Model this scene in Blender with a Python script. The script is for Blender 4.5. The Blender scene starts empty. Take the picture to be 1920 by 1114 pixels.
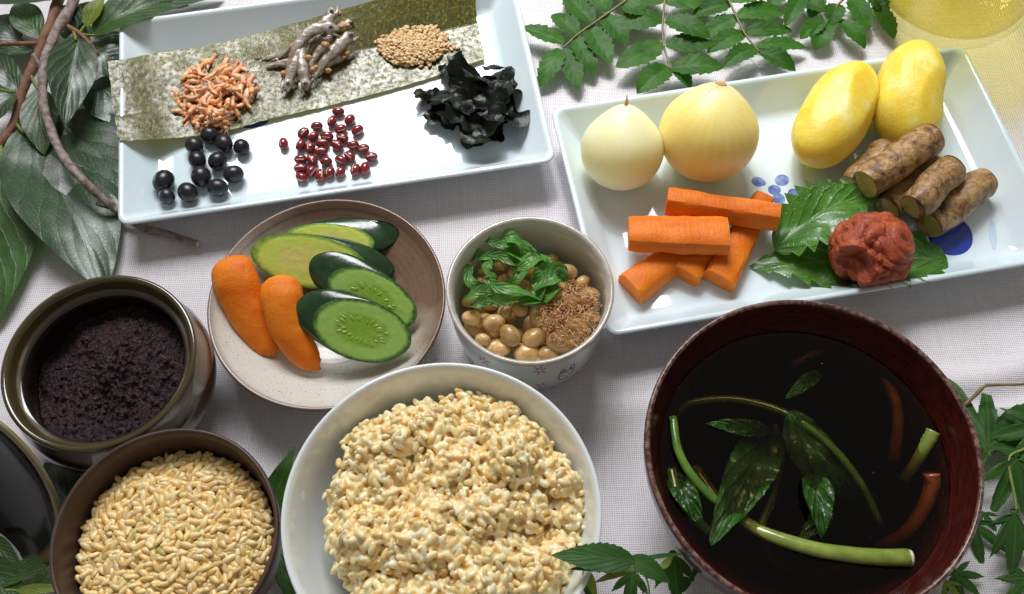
import bpy, math, random
from math import sin, cos, pi, radians, sqrt, atan2, exp, tan, hypot
from mathutils import Vector, Matrix, noise, Quaternion

# ------------------------------------------------------------------ camera, light, exposure
# All lengths below are written in centimetres and stored in metres (S).
S = 0.01
C = bpy.context.scene.collection
scn = bpy.context.scene
CAM_H, PITCH, ROLL, FPX, PW, PH = 43.0, radians(62.54), radians(-1.004), 1913.0, 1920.0, 1114.0
FWD = Vector((0, cos(PITCH), -sin(PITCH)))
_u0, _r0 = Vector((0, sin(PITCH), cos(PITCH))), Vector((1, 0, 0))
RGT = _r0 * cos(ROLL) + _u0 * sin(ROLL)
UPV = _u0 * cos(ROLL) - _r0 * sin(ROLL)
cd = bpy.data.cameras.new('camera'); cam = bpy.data.objects.new('camera', cd); C.objects.link(cam)
cd.sensor_width = 36.0; cd.lens = 36.0 * FPX / PW; cd.clip_start = 0.01; cd.clip_end = 50
cam.matrix_world = Matrix(((RGT.x, UPV.x, -FWD.x, 0), (RGT.y, UPV.y, -FWD.y, 0), (RGT.z, UPV.z, -FWD.z, CAM_H * S), (0, 0, 0, 1)))
scn.camera = cam

w = bpy.data.worlds.new('World'); scn.world = w; w.use_nodes = True
bg = w.node_tree.nodes['Background']
bg.inputs[0].default_value = (0.95, 0.89, 0.78, 1); bg.inputs[1].default_value = 0.225

def area(name, loc, target, sx, sy, power, col):
    d = bpy.data.lights.new(name, 'AREA'); d.shape = 'RECTANGLE'; d.size = sx * S; d.size_y = sy * S
    d.energy = power; d.color = col
    o = bpy.data.objects.new(name, d); C.objects.link(o)
    loc, target = Vector(loc), Vector(target)
    o.location = loc * S
    o.rotation_euler = (target - loc).to_track_quat('-Z', 'Y').to_euler()
    return o
# the window behind the table: one tall pane of daylight
area('window_light', (-16, 135, 140), (0, 27, 0), 95, 74, 34.0, (0.97, 0.975, 1.0))

# the patch of direct sun that comes through the upper part of that window
sd_ = bpy.data.lights.new('sun_patch_light', 'SPOT'); sd_.energy = 75.0; sd_.color = (1.0, 0.97, 0.95); sd_.shadow_soft_size = 0.10
sd_.spot_size = radians(17); sd_.spot_blend = 0.75
so_ = bpy.data.objects.new('sun_patch_light', sd_); C.objects.link(so_); so_.location = (-0.12, 1.42, 1.62)
so_.rotation_euler = (Vector((0.04, 0.50, 0)) - so_.location).to_track_quat('-Z', 'Y').to_euler()

scn.view_settings.view_transform = 'Standard'; scn.view_settings.look = 'None'
scn.view_settings.exposure = 0.0; scn.view_settings.gamma = 1.0
scn.view_settings.use_curve_mapping = False
scn.cycles.use_denoising = True
scn.cycles.max_bounces = 10; scn.cycles.transmission_bounces = 8
scn.cycles.transparent_max_bounces = 32
scn.cycles.sample_clamp_indirect = 6.0

# ------------------------------------------------------------------ helpers
def P(px, py, z=0.0):
    """the point at height z (cm) above the cloth that photo pixel px, py shows"""
    x, y = (px - PW / 2) / FPX, -(py - PH / 2) / FPX
    d = FWD + RGT * x + UPV * y
    return Vector((0, 0, CAM_H)) + d * ((z - CAM_H) / d.z)
def pxs(px, py, z=0.0):
    """centimetres per photo pixel at that point"""
    return (P(px, py, z) - Vector((0, 0, CAM_H))).dot(FWD) / FPX
rng = random.Random(7)
def U(a, b): return rng.uniform(a, b)
def nz(x, y=0.0, z=0.0, s=1.0): return noise.noise(Vector((x * s, y * s, z * s)))
def lerp(a, b, t): return a + (b - a) * t
def sstep(a, b, x):
    t = max(0.0, min(1.0, (x - a) / (b - a))); return t * t * (3 - 2 * t)
def cr(pts, n):
    """Catmull-Rom through pts (tuples of any length), n samples"""
    m = len(pts) - 1; out = []
    for i in range(n):
        u = i / (n - 1) * m; k = min(int(u), m - 1); t = u - k
        p1, p2 = pts[k], pts[k + 1]; p0 = pts[k - 1] if k else [2 * a - b for a, b in zip(p1, p2)]
        p3 = pts[k + 2] if k + 2 <= m else [2 * b - a for a, b in zip(p1, p2)]
        out.append(tuple(0.5 * (2 * b + (c - a) * t + (2 * a - 5 * b + 4 * c - d) * t * t + (3 * b - a - 3 * c + d) * t ** 3) for a, b, c, d in zip(p0, p1, p2, p3)))
    return out

class MB:
    """collects vertices (cm, world) and faces for ONE mesh object"""
    def __init__(s): s.v = []; s.f = []; s.uv = None; s.mi = []
    def add(s, v, f, uv=None, mi=0):
        b = len(s.v); s.v += [Vector(q) for q in v]; s.f += [tuple(i + b for i in q) for q in f]; s.mi += [mi] * len(f)
        if uv is not None:
            if s.uv is None: s.uv = [(0, 0)] * b
            s.uv += list(uv)
        elif s.uv is not None: s.uv += [(0, 0)] * len(v)
        return s
def newmesh(name, mb, mats, origin=(0, 0, 0), smooth=True):
    o = Vector(origin)
    me = bpy.data.meshes.new(name)
    me.from_pydata([tuple((q - o) * S) for q in mb.v], [], mb.f)
    if mb.uv is not None:
        ul = me.uv_layers.new(name='UVMap')
        vi = [0] * len(me.loops); me.loops.foreach_get('vertex_index', vi)
        ul.data.foreach_set('uv', [c for i in vi for c in mb.uv[i]])
    if not isinstance(mats, (list, tuple)): mats = [mats]
    for m in mats: me.materials.append(m)
    if any(mb.mi): me.polygons.foreach_set('material_index', mb.mi)
    if smooth: me.polygons.foreach_set('use_smooth', [True] * len(me.polygons))
    me.update(); return me
def tag(o, label=None, cat=None, group=None, kind=None):
    if label: o['label'] = label
    if cat: o['category'] = cat
    if group: o['group'] = group
    if kind: o['kind'] = kind
    return o
ORI = {}
def thing(name, loc, label, cat, group=None):
    o = bpy.data.objects.new(name, None); C.objects.link(o); o.empty_display_size = 0.01
    o.location = Vector(loc) * S; ORI[o.name] = Vector(loc)
    return tag(o, label, cat, group)
def crisp(o, deg=32):
    o.data.set_sharp_from_angle(angle=radians(deg)); return o
def obj(name, mb, mat, parent=None, smooth=True, origin=None):
    """one mesh object; a child is stored relative to its parent's origin"""
    if origin is None:
        if parent is not None: origin = ORI[parent.name]
        else:
            n = len(mb.v); zz = min(q.z for q in mb.v)
            origin = Vector((sum(q.x for q in mb.v) / n, sum(q.y for q in mb.v) / n, zz))
    origin = Vector(origin)
    o = bpy.data.objects.new(name, newmesh(name, mb, mat, origin, smooth)); C.objects.link(o)
    ORI[o.name] = origin
    if parent is not None:
        o.parent = parent; o.location = (origin - ORI[parent.name]) * S
    else: o.location = origin * S
    return o
def inst(name, me, loc, quat, sc=1.0, parent=None):
    o = bpy.data.objects.new(name, me); C.objects.link(o)
    loc = Vector(loc); ORI[o.name] = loc
    o.rotation_mode = 'QUATERNION'; o.rotation_quaternion = quat
    o.scale = sc if isinstance(sc, (tuple, list)) else (sc, sc, sc)
    if parent is not None: o.parent = parent; o.location = (loc - ORI[parent.name]) * S
    else: o.location = loc * S
    return o
def frame(zax, xhint=(1, 0, 0)):
    """rotation matrix whose Z is zax and whose X is near xhint"""
    z = Vector(zax).normalized(); x = Vector(xhint); x = x - z * x.dot(z)
    if x.length < 1e-5: x = Vector((0, 1, 0)) - z * z.y
    x.normalize(); y = z.cross(x)
    return Matrix(((x.x, y.x, z.x), (x.y, y.y, z.y), (x.z, y.z, z.z)))
def axis_rot(a, b=None, c=None):
    """quaternion: local X along a, local Z near b"""
    x = Vector(a).normalized(); z = Vector(b or (0, 0, 1)); z = z - x * z.dot(x)
    if z.length < 1e-4: z = Vector((0, 1, 0)) - x * x.y
    z.normalize(); y = z.cross(x)
    return Matrix(((x.x, y.x, z.x), (x.y, y.y, z.y), (x.z, y.z, z.z))).to_quaternion()

def lathe(prof, seg=72, c=(0, 0, 0), M=None, wob=0.0, closed=False, uv=False):
    v, f, uvs = [], [], []; c = Vector(c)
    for k, (r, z) in enumerate(prof):
        for i in range(seg):
            a = 2 * pi * i / seg
            rr = r * (1 + wob * nz(cos(a) * 1.3, sin(a) * 1.3, z * 0.2 + 3))
            q = Vector((rr * cos(a), rr * sin(a), z))
            if M is not None: q = M @ q
            v.append(c + q); uvs.append((i / seg, k / max(1, len(prof) - 1)))
    n = len(prof)
    for k in range(n - 1 + (1 if closed else 0)):
        a0, b0 = k * seg, ((k + 1) % n) * seg
        for i in range(seg):
            j = (i + 1) % seg; f.append((a0 + i, a0 + j, b0 + j, b0 + i))
    if not closed:
        if prof[0][0] > 1e-6 or True: f.append(tuple(range(seg - 1, -1, -1)))
        f.append(tuple((n - 1) * seg + i for i in range(seg)))
    return v, f, uvs
def tube(pts, rad, seg=8, caps=True, flat=1.0, up=(0, 0, 1), bump=0.0, seed=0.0):
    """tapered tube through pts; flat squashes it along the up side"""
    pts = [Vector(q) for q in pts]; n = len(pts); v, f, uv = [], [], []
    if not isinstance(rad, (list, tuple)): rad = [rad] * n
    up = Vector(up); T0 = None; side = None
    for k in range(n):
        t = (pts[min(k + 1, n - 1)] - pts[max(k - 1, 0)]).normalized()
        if side is None:
            side = t.cross(up)
            if side.length < 1e-3: side = t.cross(Vector((1, 0, 0)))
        else: side = side - t * side.dot(t)
        side.normalize(); nn = side.cross(t)
        for i in range(seg):
            a = 2 * pi * i / seg; r = rad[k]
            if bump: r *= 1 + bump * nz(cos(a) * 1.5 + seed, sin(a) * 1.5, k * 0.5 + seed)
            v.append(pts[k] + side * (r * cos(a)) + nn * (r * flat * sin(a))); uv.append((k / (n - 1), i / seg))
    for k in range(n - 1):
        for i in range(seg):
            j = (i + 1) % seg; f.append((k * seg + i, k * seg + j, (k + 1) * seg + j, (k + 1) * seg + i))
    if caps:
        f.append(tuple(range(seg - 1, -1, -1))); f.append(tuple((n - 1) * seg + i for i in range(seg)))
    return v, f, uv
def sphere(nu=16, nv=10):
    v, f = [], []
    v.append(Vector((0, 0, -1)))
    for j in range(1, nv):
        b = -pi / 2 + pi * j / nv
        for i in range(nu):
            a = 2 * pi * i / nu; v.append(Vector((cos(b) * cos(a), cos(b) * sin(a), sin(b))))
    v.append(Vector((0, 0, 1))); top = len(v) - 1
    for i in range(nu):
        k = (i + 1) % nu; f.append((0, 1 + k, 1 + i)); f.append((top, 1 + (nv - 2) * nu + i, 1 + (nv - 2) * nu + k))
    for j in range(nv - 2):
        for i in range(nu):
            k = (i + 1) % nu; a = 1 + j * nu; f.append((a + i, a + k, a + nu + k, a + nu + i))
    return v, f
def grid(nu, nv, fn, uvs=True):
    v, f, uv = [], [], []
    for j in range(nv + 1):
        for i in range(nu + 1):
            v.append(fn(i / nu, j / nv)); uv.append((i / nu, j / nv))
    for j in range(nv):
        for i in range(nu):
            a = j * (nu + 1) + i; f.append((a, a + 1, a + nu + 2, a + nu + 1))
    return v, f, uv

# ------------------------------------------------------------------ materials
class N:
    def __init__(s, name):
        s.m = bpy.data.materials.new(name); s.m.use_nodes = True; s.t = s.m.node_tree
        s.b = s.t.nodes['Principled BSDF']; s.out = s.t.nodes['Material Output']; s._co = None
    def n(s, typ, **k):
        o = s.t.nodes.new(typ)
        for a, b in k.items(): setattr(o, a, b)
        return o
    def l(s, a, b): s.t.links.new(a, b)
    def co(s):
        """object coordinates in cm, shifted per object so that copies differ"""
        if s._co is None:
            tc = s.n('ShaderNodeTexCoord'); oi = s.n('ShaderNodeObjectInfo')
            m = s.n('ShaderNodeVectorMath', operation='MULTIPLY_ADD')
            k = s.n('ShaderNodeMath', operation='MULTIPLY'); k.inputs[1].default_value = 37.0
            s.l(oi.outputs['Random'], k.inputs[0])
            m.inputs[1].default_value = (100, 100, 100)
            s.l(tc.outputs['Object'], m.inputs[0]); s.l(k.outputs[0], m.inputs[2]); s._co = m.outputs[0]
        return s._co
    def uv(s):
        tc = s.n('ShaderNodeTexCoord'); return tc.outputs['UV']
    def noise(s, scale, detail=4, rough=0.55, dist=0.0, co=None, st=None):
        t = s.n('ShaderNodeTexNoise'); t.inputs['Scale'].default_value = scale; t.inputs['Detail'].default_value = detail
        t.inputs['Roughness'].default_value = rough; t.inputs['Distortion'].default_value = dist
        c = co or s.co()
        if st:
            q = s.n('ShaderNodeVectorMath', operation='MULTIPLY'); q.inputs[1].default_value = st; s.l(c, q.inputs[0]); c = q.outputs[0]
        s.l(c, t.inputs['Vector']); return t.outputs['Fac']
    def ramp(s, fac, stops):
        r = s.n('ShaderNodeValToRGB'); e = r.color_ramp.elements
        e[0].position = stops[0][0]; e[1].position = stops[-1][0]
        for p, c in stops[1:-1]: e.new(p)
        for q, (p, c) in zip(e, stops):
            q.color = (c, c, c, 1) if isinstance(c, (int, float)) else (*c, 1)
        s.l(fac, r.inputs[0]); return r.outputs[0]
    def mix(s, fac, a, b, mode='MIX'):
        m = s.n('ShaderNodeMix', data_type='RGBA', blend_type=mode)
        for i, q in ((0, fac), (6, a), (7, b)):
            if isinstance(q, (int, float)): m.inputs[i].default_value = q
            elif isinstance(q, tuple): m.inputs[i].default_value = (*q, 1)
            else: s.l(q, m.inputs[i])
        return m.outputs[2]
    def math(s, op, a, b=0.0, c=0.0):
        m = s.n('ShaderNodeMath', operation=op)
        for i, q in enumerate((a, b, c)):
            if isinstance(q, (int, float)): m.inputs[i].default_value = q
            else: s.l(q, m.inputs[i])
        return m.outputs[0]
    def sep(s, v):
        x = s.n('ShaderNodeSeparateXYZ'); s.l(v, x.inputs[0]); return x.outputs
    def rnd(s):
        return s.n('ShaderNodeObjectInfo').outputs['Random']
    def bump(s, h, strength=0.3, dist=0.02):
        b = s.n('ShaderNodeBump'); b.inputs['Strength'].default_value = strength; b.inputs['Distance'].default_value = dist * S
        s.l(h, b.inputs['Height']); s.l(b.outputs[0], s.b.inputs['Normal']); return b
    def set(s, **k):
        for a, v in k.items():
            i = s.b.inputs[a.replace('_', ' ')]
            if hasattr(v, 'links') or hasattr(v, 'is_linked'): s.l(v, i)
            elif isinstance(v, tuple) and len(v) == 3 and i.type == 'RGBA': i.default_value = (*v, 1)
            else: i.default_value = v
        return s
def simple(name, c1, c2=None, sc=2.0, rough=0.5, bump=0.0, bsc=12.0, bdist=0.02, coat=0.0, sss=0.0, sr=0.3, lo=0.35, hi=0.65, rv=0.0, spec=0.5, trans=0.0, st=None, detail=4, coatr=0.05):
    m = N(name); col = c1
    if c2 is not None: col = m.ramp(m.noise(sc, detail, st=st), [(lo, c1), (hi, c2)])
    if rv:
        k = m.math('MULTIPLY_ADD', m.rnd(), 2 * rv, 1 - rv)
        cc = m.n('ShaderNodeCombineColor')
        for i in range(3): m.l(k, cc.inputs[i])
        col = m.mix(1.0, col, cc.outputs[0], 'MULTIPLY')
    if isinstance(col, tuple): m.set(Base_Color=col)
    else: m.l(col, m.b.inputs['Base Color'])
    m.set(Roughness=rough, Specular_IOR_Level=spec)
    if coat: m.set(Coat_Weight=coat, Coat_Roughness=coatr)
    if sss:
        m.set(Subsurface_Weight=sss, Subsurface_Scale=sr * S, Subsurface_Radius=(1.0, 0.6, 0.3))
    if trans: m.set(Transmission_Weight=trans)
    if bump: m.bump(m.noise(bsc, 5), bump, bdist)
    return m.m
# ------------------------------------------------------------------ the setting: table and cloth
def fold(x, y):
    """height of the cloth's soft folds (cm); flat where the dishes stand"""
    z = 0.0
    z += 0.55 * exp(-((y - (17.9 + 0.10 * (x - 22) + 0.5 * nz(x, 3, 1, 0.2))) / 0.75) ** 2) * sstep(17.2, 20.0, x)
    z += 0.50 * exp(-((y - (15.9 + 0.16 * (x - 22))) / 0.55) ** 2) * sstep(18.6, 20.5, x)
    z += 0.65 * exp(-((x - (27.4 + 0.22 * (y - 33))) / 1.0) ** 2) * sstep(24, 30, y)
    z += 0.50 * exp(-((x - (29.3 - 0.2 * (y - 33))) / 0.7) ** 2) * sstep(22, 27, y)
    z += 0.16 * exp(-((y - (15.2 + 0.25 * x)) / 0.5) ** 2) * sstep(3.6, 4.6, x) * (1 - sstep(5.6, 7, x))
    z += 0.03 * (nz(x, y, 0, 0.35) + 0.6 * nz(x, y, 5, 0.9)) - 0.03
    return z
mb = MB().add(*[[(-90, -70, -3.2), (90, -70, -3.2), (90, 110, -3.2), (-90, 110, -3.2), (-90, -70, -0.35), (90, -70, -0.35), (90, 110, -0.35), (-90, 110, -0.35)],
                [(3, 2, 1, 0), (4, 5, 6, 7), (0, 1, 5, 4), (1, 2, 6, 5), (2, 3, 7, 6), (3, 0, 4, 7)]])
t = obj('table_top', mb, simple('dark_wood', (0.10, 0.06, 0.035), (0.16, 0.10, 0.06), 0.6, 0.5, st=(1, 12, 1)), smooth=False)
tag(t, kind='structure')
def weave():
    m = N('woven_cloth'); co = m.co()
    x = m.sep(co); wob = m.math('ADD', m.noise(0.9, 3), m.math('MULTIPLY', m.noise(7.0, 3), 0.22)); wob2 = m.math('ADD', m.noise(0.8, 3, st=(1.0, 1.1, 3.0), dist=0.3), m.math('MULTIPLY', m.noise(6.3, 3, st=(1.3, .8, 2.0)), 0.22))
    slub = m.noise(5.5, 2, st=(0.10, 1, 1)); slub2 = m.noise(5.5, 2, st=(1, 0.10, 1))
    per = 66.0
    gx = m.math('MULTIPLY_ADD', wob, 9.0, m.math('MULTIPLY', x[0], per))
    gy = m.math('MULTIPLY_ADD', wob2, 9.0, m.math('MULTIPLY', x[1], per))
    tx = m.math('MULTIPLY_ADD', m.math('SINE', gx), 0.5, 0.5); ty = m.math('MULTIPLY_ADD', m.math('SINE', gy), 0.5, 0.5)
    thx = m.math('MULTIPLY', tx, m.math('MULTIPLY_ADD', slub2, 1.9, 0.05)); thy = m.math('MULTIPLY', ty, m.math('MULTIPLY_ADD', slub, 1.9, 0.05))
    th = m.math('ADD', m.math('MAXIMUM', thx, thy), m.math('MULTIPLY_ADD', m.noise(11.0, 2), 0.5, -0.25))
    col = m.ramp(th, [(0.10, (0.40, 0.38, 0.385)), (0.40, (0.68, 0.66, 0.685)), (0.85, (0.85, 0.83, 0.865))])
    tint = m.ramp(m.noise(0.22, 3), [(0.35, (0.93, 0.92, 0.90)), (0.65, (1.0, 0.985, 1.0))])
    m.l(m.mix(1.0, col, tint, 'MULTIPLY'), m.b.inputs['Base Color'])
    m.set(Roughness=0.9, Specular_IOR_Level=0.15, Sheen_Weight=0.25)
    m.bump(th, 0.55, 0.03)
    return m.m
v, f, uv = grid(300, 320, lambda a, b: (lambda x, y: Vector((x, y, fold(x, y))))(-62 + 124 * a, -20 + 125 * b))
cl = obj('tablecloth', MB().add(v, f), weave(), origin=(0, 0, 0))
tag(cl, 'pale lavender-white loosely woven cotton cloth lying under all the dishes', 'tablecloth', kind='structure')
# ------------------------------------------------------------------ leaves and sprigs
def leafmat(name, dark, light, vein, nv=9.0, rough=0.35, vb=0.35, slope=2.2, vw=0.10, trans=0.22, coat=0.0, vmix=0.55, fine=0.25, spec=0.5):
    m = N(name); x = m.sep(m.uv())
    a = m.math('ABSOLUTE', m.math('MULTIPLY_ADD', x[1], 2.0, -1.0))
    wob = m.noise(1.6, 3)
    q = m.math('MULTIPLY_ADD', wob, 0.5, m.math('SUBTRACT', m.math('MULTIPLY', x[0], nv), m.math('MULTIPLY', m.math('POWER', a, 0.85), slope)))
    fr = m.math('ABSOLUTE', m.math('SUBTRACT', m.math('FRACT', q), 0.5))
    lat = m.ramp(fr, [(0.0, 1.0), (vw, 0.0)])
    mid = m.ramp(a, [(0.0, 1.0), (0.055, 0.0)])
    ve = m.math('MAXIMUM', lat, mid)
    puff = m.math('SINE', m.math('MULTIPLY', fr, pi))
    ret = m.n('ShaderNodeTexVoronoi', feature='DISTANCE_TO_EDGE'); ret.inputs['Scale'].default_value = 5.0; m.l(m.co(), ret.inputs['Vector'])
    rv = m.ramp(ret.outputs[0], [(0.0, 1.0), (0.07, 0.0)])
    base = m.ramp(m.noise(0.9, 4), [(0.3, dark), (0.7, light)])
    k = m.math('MULTIPLY_ADD', m.rnd(), 0.4, 0.8); cc = m.n('ShaderNodeCombineColor')
    for i in range(3): m.l(k, cc.inputs[i])
    base = m.mix(1.0, base, cc.outputs[0], 'MULTIPLY')
    base = m.mix(m.math('MULTIPLY', ve, vmix), base, vein)
    base = m.mix(m.math('MULTIPLY', rv, fine * 0.35), base, vein)
    m.l(base, m.b.inputs['Base Color'])
    m.l(m.math('MULTIPLY_ADD', m.noise(3.0, 3), 0.25, rough - 0.12), m.b.inputs['Roughness'])
    m.set(Specular_IOR_Level=spec)
    if coat: m.set(Coat_Weight=coat, Coat_Roughness=0.28)
    h = m.math('ADD', m.math('MULTIPLY', puff, 0.8), m.math('ADD', m.math('MULTIPLY', ve, -0.9), m.math('MULTIPLY', rv, -0.25 * (fine > 0))))
    m.bump(h, vb, 0.05)
    tr = m.n('ShaderNodeBsdfTranslucent'); m.l(m.mix(1.0, base, (1.5, 1.7, 0.5), 'MULTIPLY'), tr.inputs[0])
    mx = m.n('ShaderNodeMixShader'); mx.inputs[0].default_value = trans
    m.l(m.b.outputs[0], mx.inputs[1]); m.l(tr.outputs[0], mx.inputs[2]); m.l(mx.outputs[0], m.out.inputs[0])
    return m.m
WP = {'ovate': lambda t: (sin(pi * t ** 0.82) ** 0.75) * (1 - 0.25 * t ** 4), 'lance': lambda t: sin(pi * t ** 0.75) ** 0.9 * (1 - 0.2 * t),
      'sansho': lambda t: (sin(pi * min(1, 0.03 + 0.97 * t) ** 0.9)) ** 0.7, 'shiso': lambda t: (sin(pi * t ** 0.7) ** 0.8) * (1 - 0.1 * t)}
def leaf(base, tip, hw, prof='ovate', arch=0.0, fold_=0.15, sway=0.0, up=(0, 0, 1), serr=0, samp=0.0, nu=26, nv=10, rip=0.06, twist=0.0, asym=(1.0, 1.0), foldr=None, seed=None):
    base, tip = Vector(base), Vector(tip); d = tip - base; L = d.length; t_ = d / L
    n = Vector(up) - t_ * Vector(up).dot(t_); n.normalize(); sd = t_.cross(n)
    sed = U(0, 90) if seed is None else seed; w_ = WP[prof]
    fl, frr = (fold_, fold_) if foldr is None else (fold_, foldr)
    def fn(u, vv):
        s = vv * 2 - 1; k = 4 * u * (1 - u)
        w = w_(u) * hw * (asym[0] if s < 0 else asym[1])
        if serr: w *= 1 + samp * (0.5 - ((u * serr) % 1.0)) * abs(s) ** 3
        a = twist * u; fo = fl if s < 0 else frr
        sv = sd * cos(a) + n * sin(a); nn = n * cos(a) - sd * sin(a)
        p = base + d * u + n * (arch * k) + sd * (sway * k)
        p += sv * (s * w * cos(fo)) + nn * (abs(s) * w * sin(fo))
        return p + nn * (rip * hw * (nz(p.x + sed, p.y, p.z, 1.1 / max(hw, .4)) + 0.5 * abs(s) * nz(p.x, p.y + sed, 3, 2.2 / max(hw, .4))))
    return grid(nu, nv, fn)
def palmate(c, tipdir, size, lobes, up=(0, 0, 1), seed=0.0, droop=0.12, serr=7, cup=0.0):
    """maple leaf: lobes = [(angle, length, width)], angle 0 along tipdir"""
    n = Vector(up).normalized(); t_ = Vector(tipdir); t_ = (t_ - n * t_.dot(n)).normalized(); sd = n.cross(t_); c = Vector(c)
    NS, NR = 168, 7; v, f, uv = [c], [], [(0, 0.5)]
    for j in range(1, NR + 1):
        for i in range(NS):
            th = -pi + 2 * pi * i / NS; best, bo = 0.10, 0.0
            for (a, l, wd) in lobes:
                wd = wd * 1.25; x = (th - radians(a)) / radians(wd)
                x = (x + pi / radians(wd)) % (2 * pi / radians(wd)) - pi / radians(wd)
                if abs(x) < 1:
                    r = l * (1 - abs(x) ** 0.92) ** 0.85
                    r *= 1 + 0.16 * (((r / l) * serr) % 1.0 - 0.5) * (1 - abs(x))
                    if r > best: best, bo = r, x
            q = j / NR; r = best * size * q
            z = -droop * r * r / size + 0.07 * size * nz(cos(th) * 2 + seed, sin(th) * 2, q * 2) * q + cup * r * abs(bo)
            v.append(c + t_ * (r * cos(th)) + sd * (r * sin(th)) + n * z); uv.append((q, 0.5 + 0.5 * bo * q))
    for i in range(NS):
        k = (i + 1) % NS; f.append((0, 1 + i, 1 + k))
        for j in range(NR - 1):
            a = 1 + j * NS; f.append((a + i, a + NS + i, a + NS + k, a + k))
    return v, f, uv
def bark(name, c1, c2):
    return simple(name, c1, c2, 3.0, 0.75, 0.6, 9.0, 0.06, detail=6)
M_leafdark = leafmat('persimmon_leaf_gloss', (0.018, 0.050, 0.020), (0.034, 0.085, 0.030), (0.14, 0.20, 0.09), 6, 0.36, 0.45, slope=3.0, vw=0.05, coat=0.7, vmix=0.35)
M_leafmid = leafmat('persimmon_leaf_green', (0.022, 0.065, 0.012), (0.045, 0.115, 0.022), (0.16, 0.24, 0.06), 6, 0.40, 0.35, slope=3.0, vw=0.05, coat=0.2, vmix=0.35)
M_leafyel = leafmat('young_leaf', (0.13, 0.20, 0.02), (0.22, 0.28, 0.035), (0.30, 0.34, 0.09), 6, 0.4, 0.3)
M_sansho = leafmat('sansho_leaflet', (0.018, 0.085, 0.006), (0.042, 0.140, 0.013), (0.15, 0.25, 0.06), 5, 0.50, 0.15, slope=1.6, vw=0.06, vmix=0.35, fine=0.0, spec=0.22)
M_maple = leafmat('maple_leaf', (0.022, 0.075, 0.014), (0.042, 0.120, 0.025), (0.13, 0.22, 0.06), 5, 0.46, 0.15, slope=2.8, vw=0.05, vmix=0.3, fine=0.0, spec=0.25)
M_shiso = leafmat('shiso_leaf', (0.035, 0.125, 0.012), (0.085, 0.24, 0.028), (0.22, 0.38, 0.10), 7, 0.30, 0.9, slope=2.4, coat=0.5, vmix=0.45)
M_barkred = bark('young_twig_bark', (0.16, 0.07, 0.035), (0.27, 0.13, 0.07))
M_barkgrey = bark('old_twig_bark', (0.13, 0.09, 0.075), (0.36, 0.29, 0.26))
M_stalk = simple('green_stalk', (0.16, 0.24, 0.04), (0.25, 0.30, 0.07), 3.0, 0.45)

def stem(name, parent, pts, r0, r1, mat, seg=9, bump=0.18, n=None):
    """pts = (px, py, z)"""
    q = cr(pts, n or 6 * len(pts)); k = len(q)
    ps = [P(*a) for a in q]
    rad = [lerp(r0, r1, i / (k - 1)) * (1 + 0.28 * max(0, nz(i * 0.55, 2.2, r0 * 9)) ) for i in range(k)]
    return obj(name, MB().add(*tube(ps, rad, seg, bump=bump, seed=r0 * 31)), mat, parent)
def px_leaf(name, parent, b, t, hwpx, mat, **k):
    """b, t = (px, py, z) of the leaf's base and tip"""
    s = pxs((b[0] + t[0]) / 2, (b[1] + t[1]) / 2, (b[2] + t[2]) / 2)
    v, f, uv = leaf(P(*b), P(*t), hwpx * s, **k)
    for q in v: q.z = max(q.z, fold(q.x, q.y) + 0.03)
    return obj(name, MB().add(v, f, uv), mat, parent)

# two twigs of a persimmon tree on the left
tw1 = thing('persimmon_twig', P(60, 131, 0), 'slender reddish-brown twig with glossy dark leaves crossing the cloth beside the rectangular plate', 'twig')
stem('bark_stem', tw1, [(118, -25, 1.5), (97, 40, 1.35), (80, 82, 1.2), (60, 131, 1.0), (40, 176, 0.8), (25, 234, 0.65), (0, 271, 0.6), (-30, 310, 0.5)], 0.30, 0.20, M_barkred)
tw2 = thing('persimmon_twig', P(110, 274, 0), 'long grey knobbly twig bending under the corner of the plate of dried foods', 'twig')
stem('bark_stem', tw2, [(150, -30, 1.7), (132, 15, 1.65), (100, 68, 2.1), (85, 113, 2.2), (80, 151, 2.1), (84, 206, 1.9), (108, 274, 1.85), (130, 310, 1.85), (168, 350, 1.6), (200, 379, 1.15), (222, 396, 0.75), (262, 425, 0.33), (322, 441, 0.35), (369, 457, 0.45)], 0.27, 0.15, M_barkgrey, bump=0.3, n=90)
cut = P(370, 457.5, 0.45); v, f, uv = tube([cut, cut + (P(373, 458.5, 0.45) - cut)], [0.15, 0.13], 9)
obj('cut_end', MB().add(v, f), simple('cut_wood', (0.55, 0.42, 0.28)), tw2)
stem('side_stub', tw2, [(84, 140, 2.1), (72, 118, 2.4), (62, 102, 2.6)], 0.13, 0.10, M_barkgrey, n=8)
stem('side_shoot', tw2, [(122, 48, 1.7), (148, 62, 1.6), (168, 82, 1.5), (184, 104, 1.35)], 0.15, 0.09, M_barkred, n=12)
stem('side_shoot', tw1, [(72, 82, 1.3), (40, 82, 1.4), (0, 83, 1.4), (-30, 90, 1.4)], 0.13, 0.11, M_barkred, n=12)
for a in ([(40, 172, 0.85), (20, 172, 0.95), (0, 168, 1.0)], [(58, 140, 1.0), (64, 156, 0.95), (74, 170, 0.9)], [(28, 228, 0.65), (36, 240, 0.7), (46, 250, 0.7)], [(2, 270, 0.6), (3, 292, 0.65), (4, 312, 0.6)]):
    stem('leaf_stalk', tw1, a, 0.10, 0.07, M_leafyel, n=8, bump=0)
for a in ([(138, 60, 1.6), (141, 68, 1.7), (142, 76, 1.75)], [(150, 64, 1.6), (165, 66, 1.6), (180, 66, 1.55)], [(150, 62, 1.6), (156, 52, 1.7), (163, 44, 1.75)]):
    stem('leaf_stalk', tw2, a, 0.09, 0.06, M_leafyel, n=8, bump=0)
LD, LM = M_leafdark, M_leafmid
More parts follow.
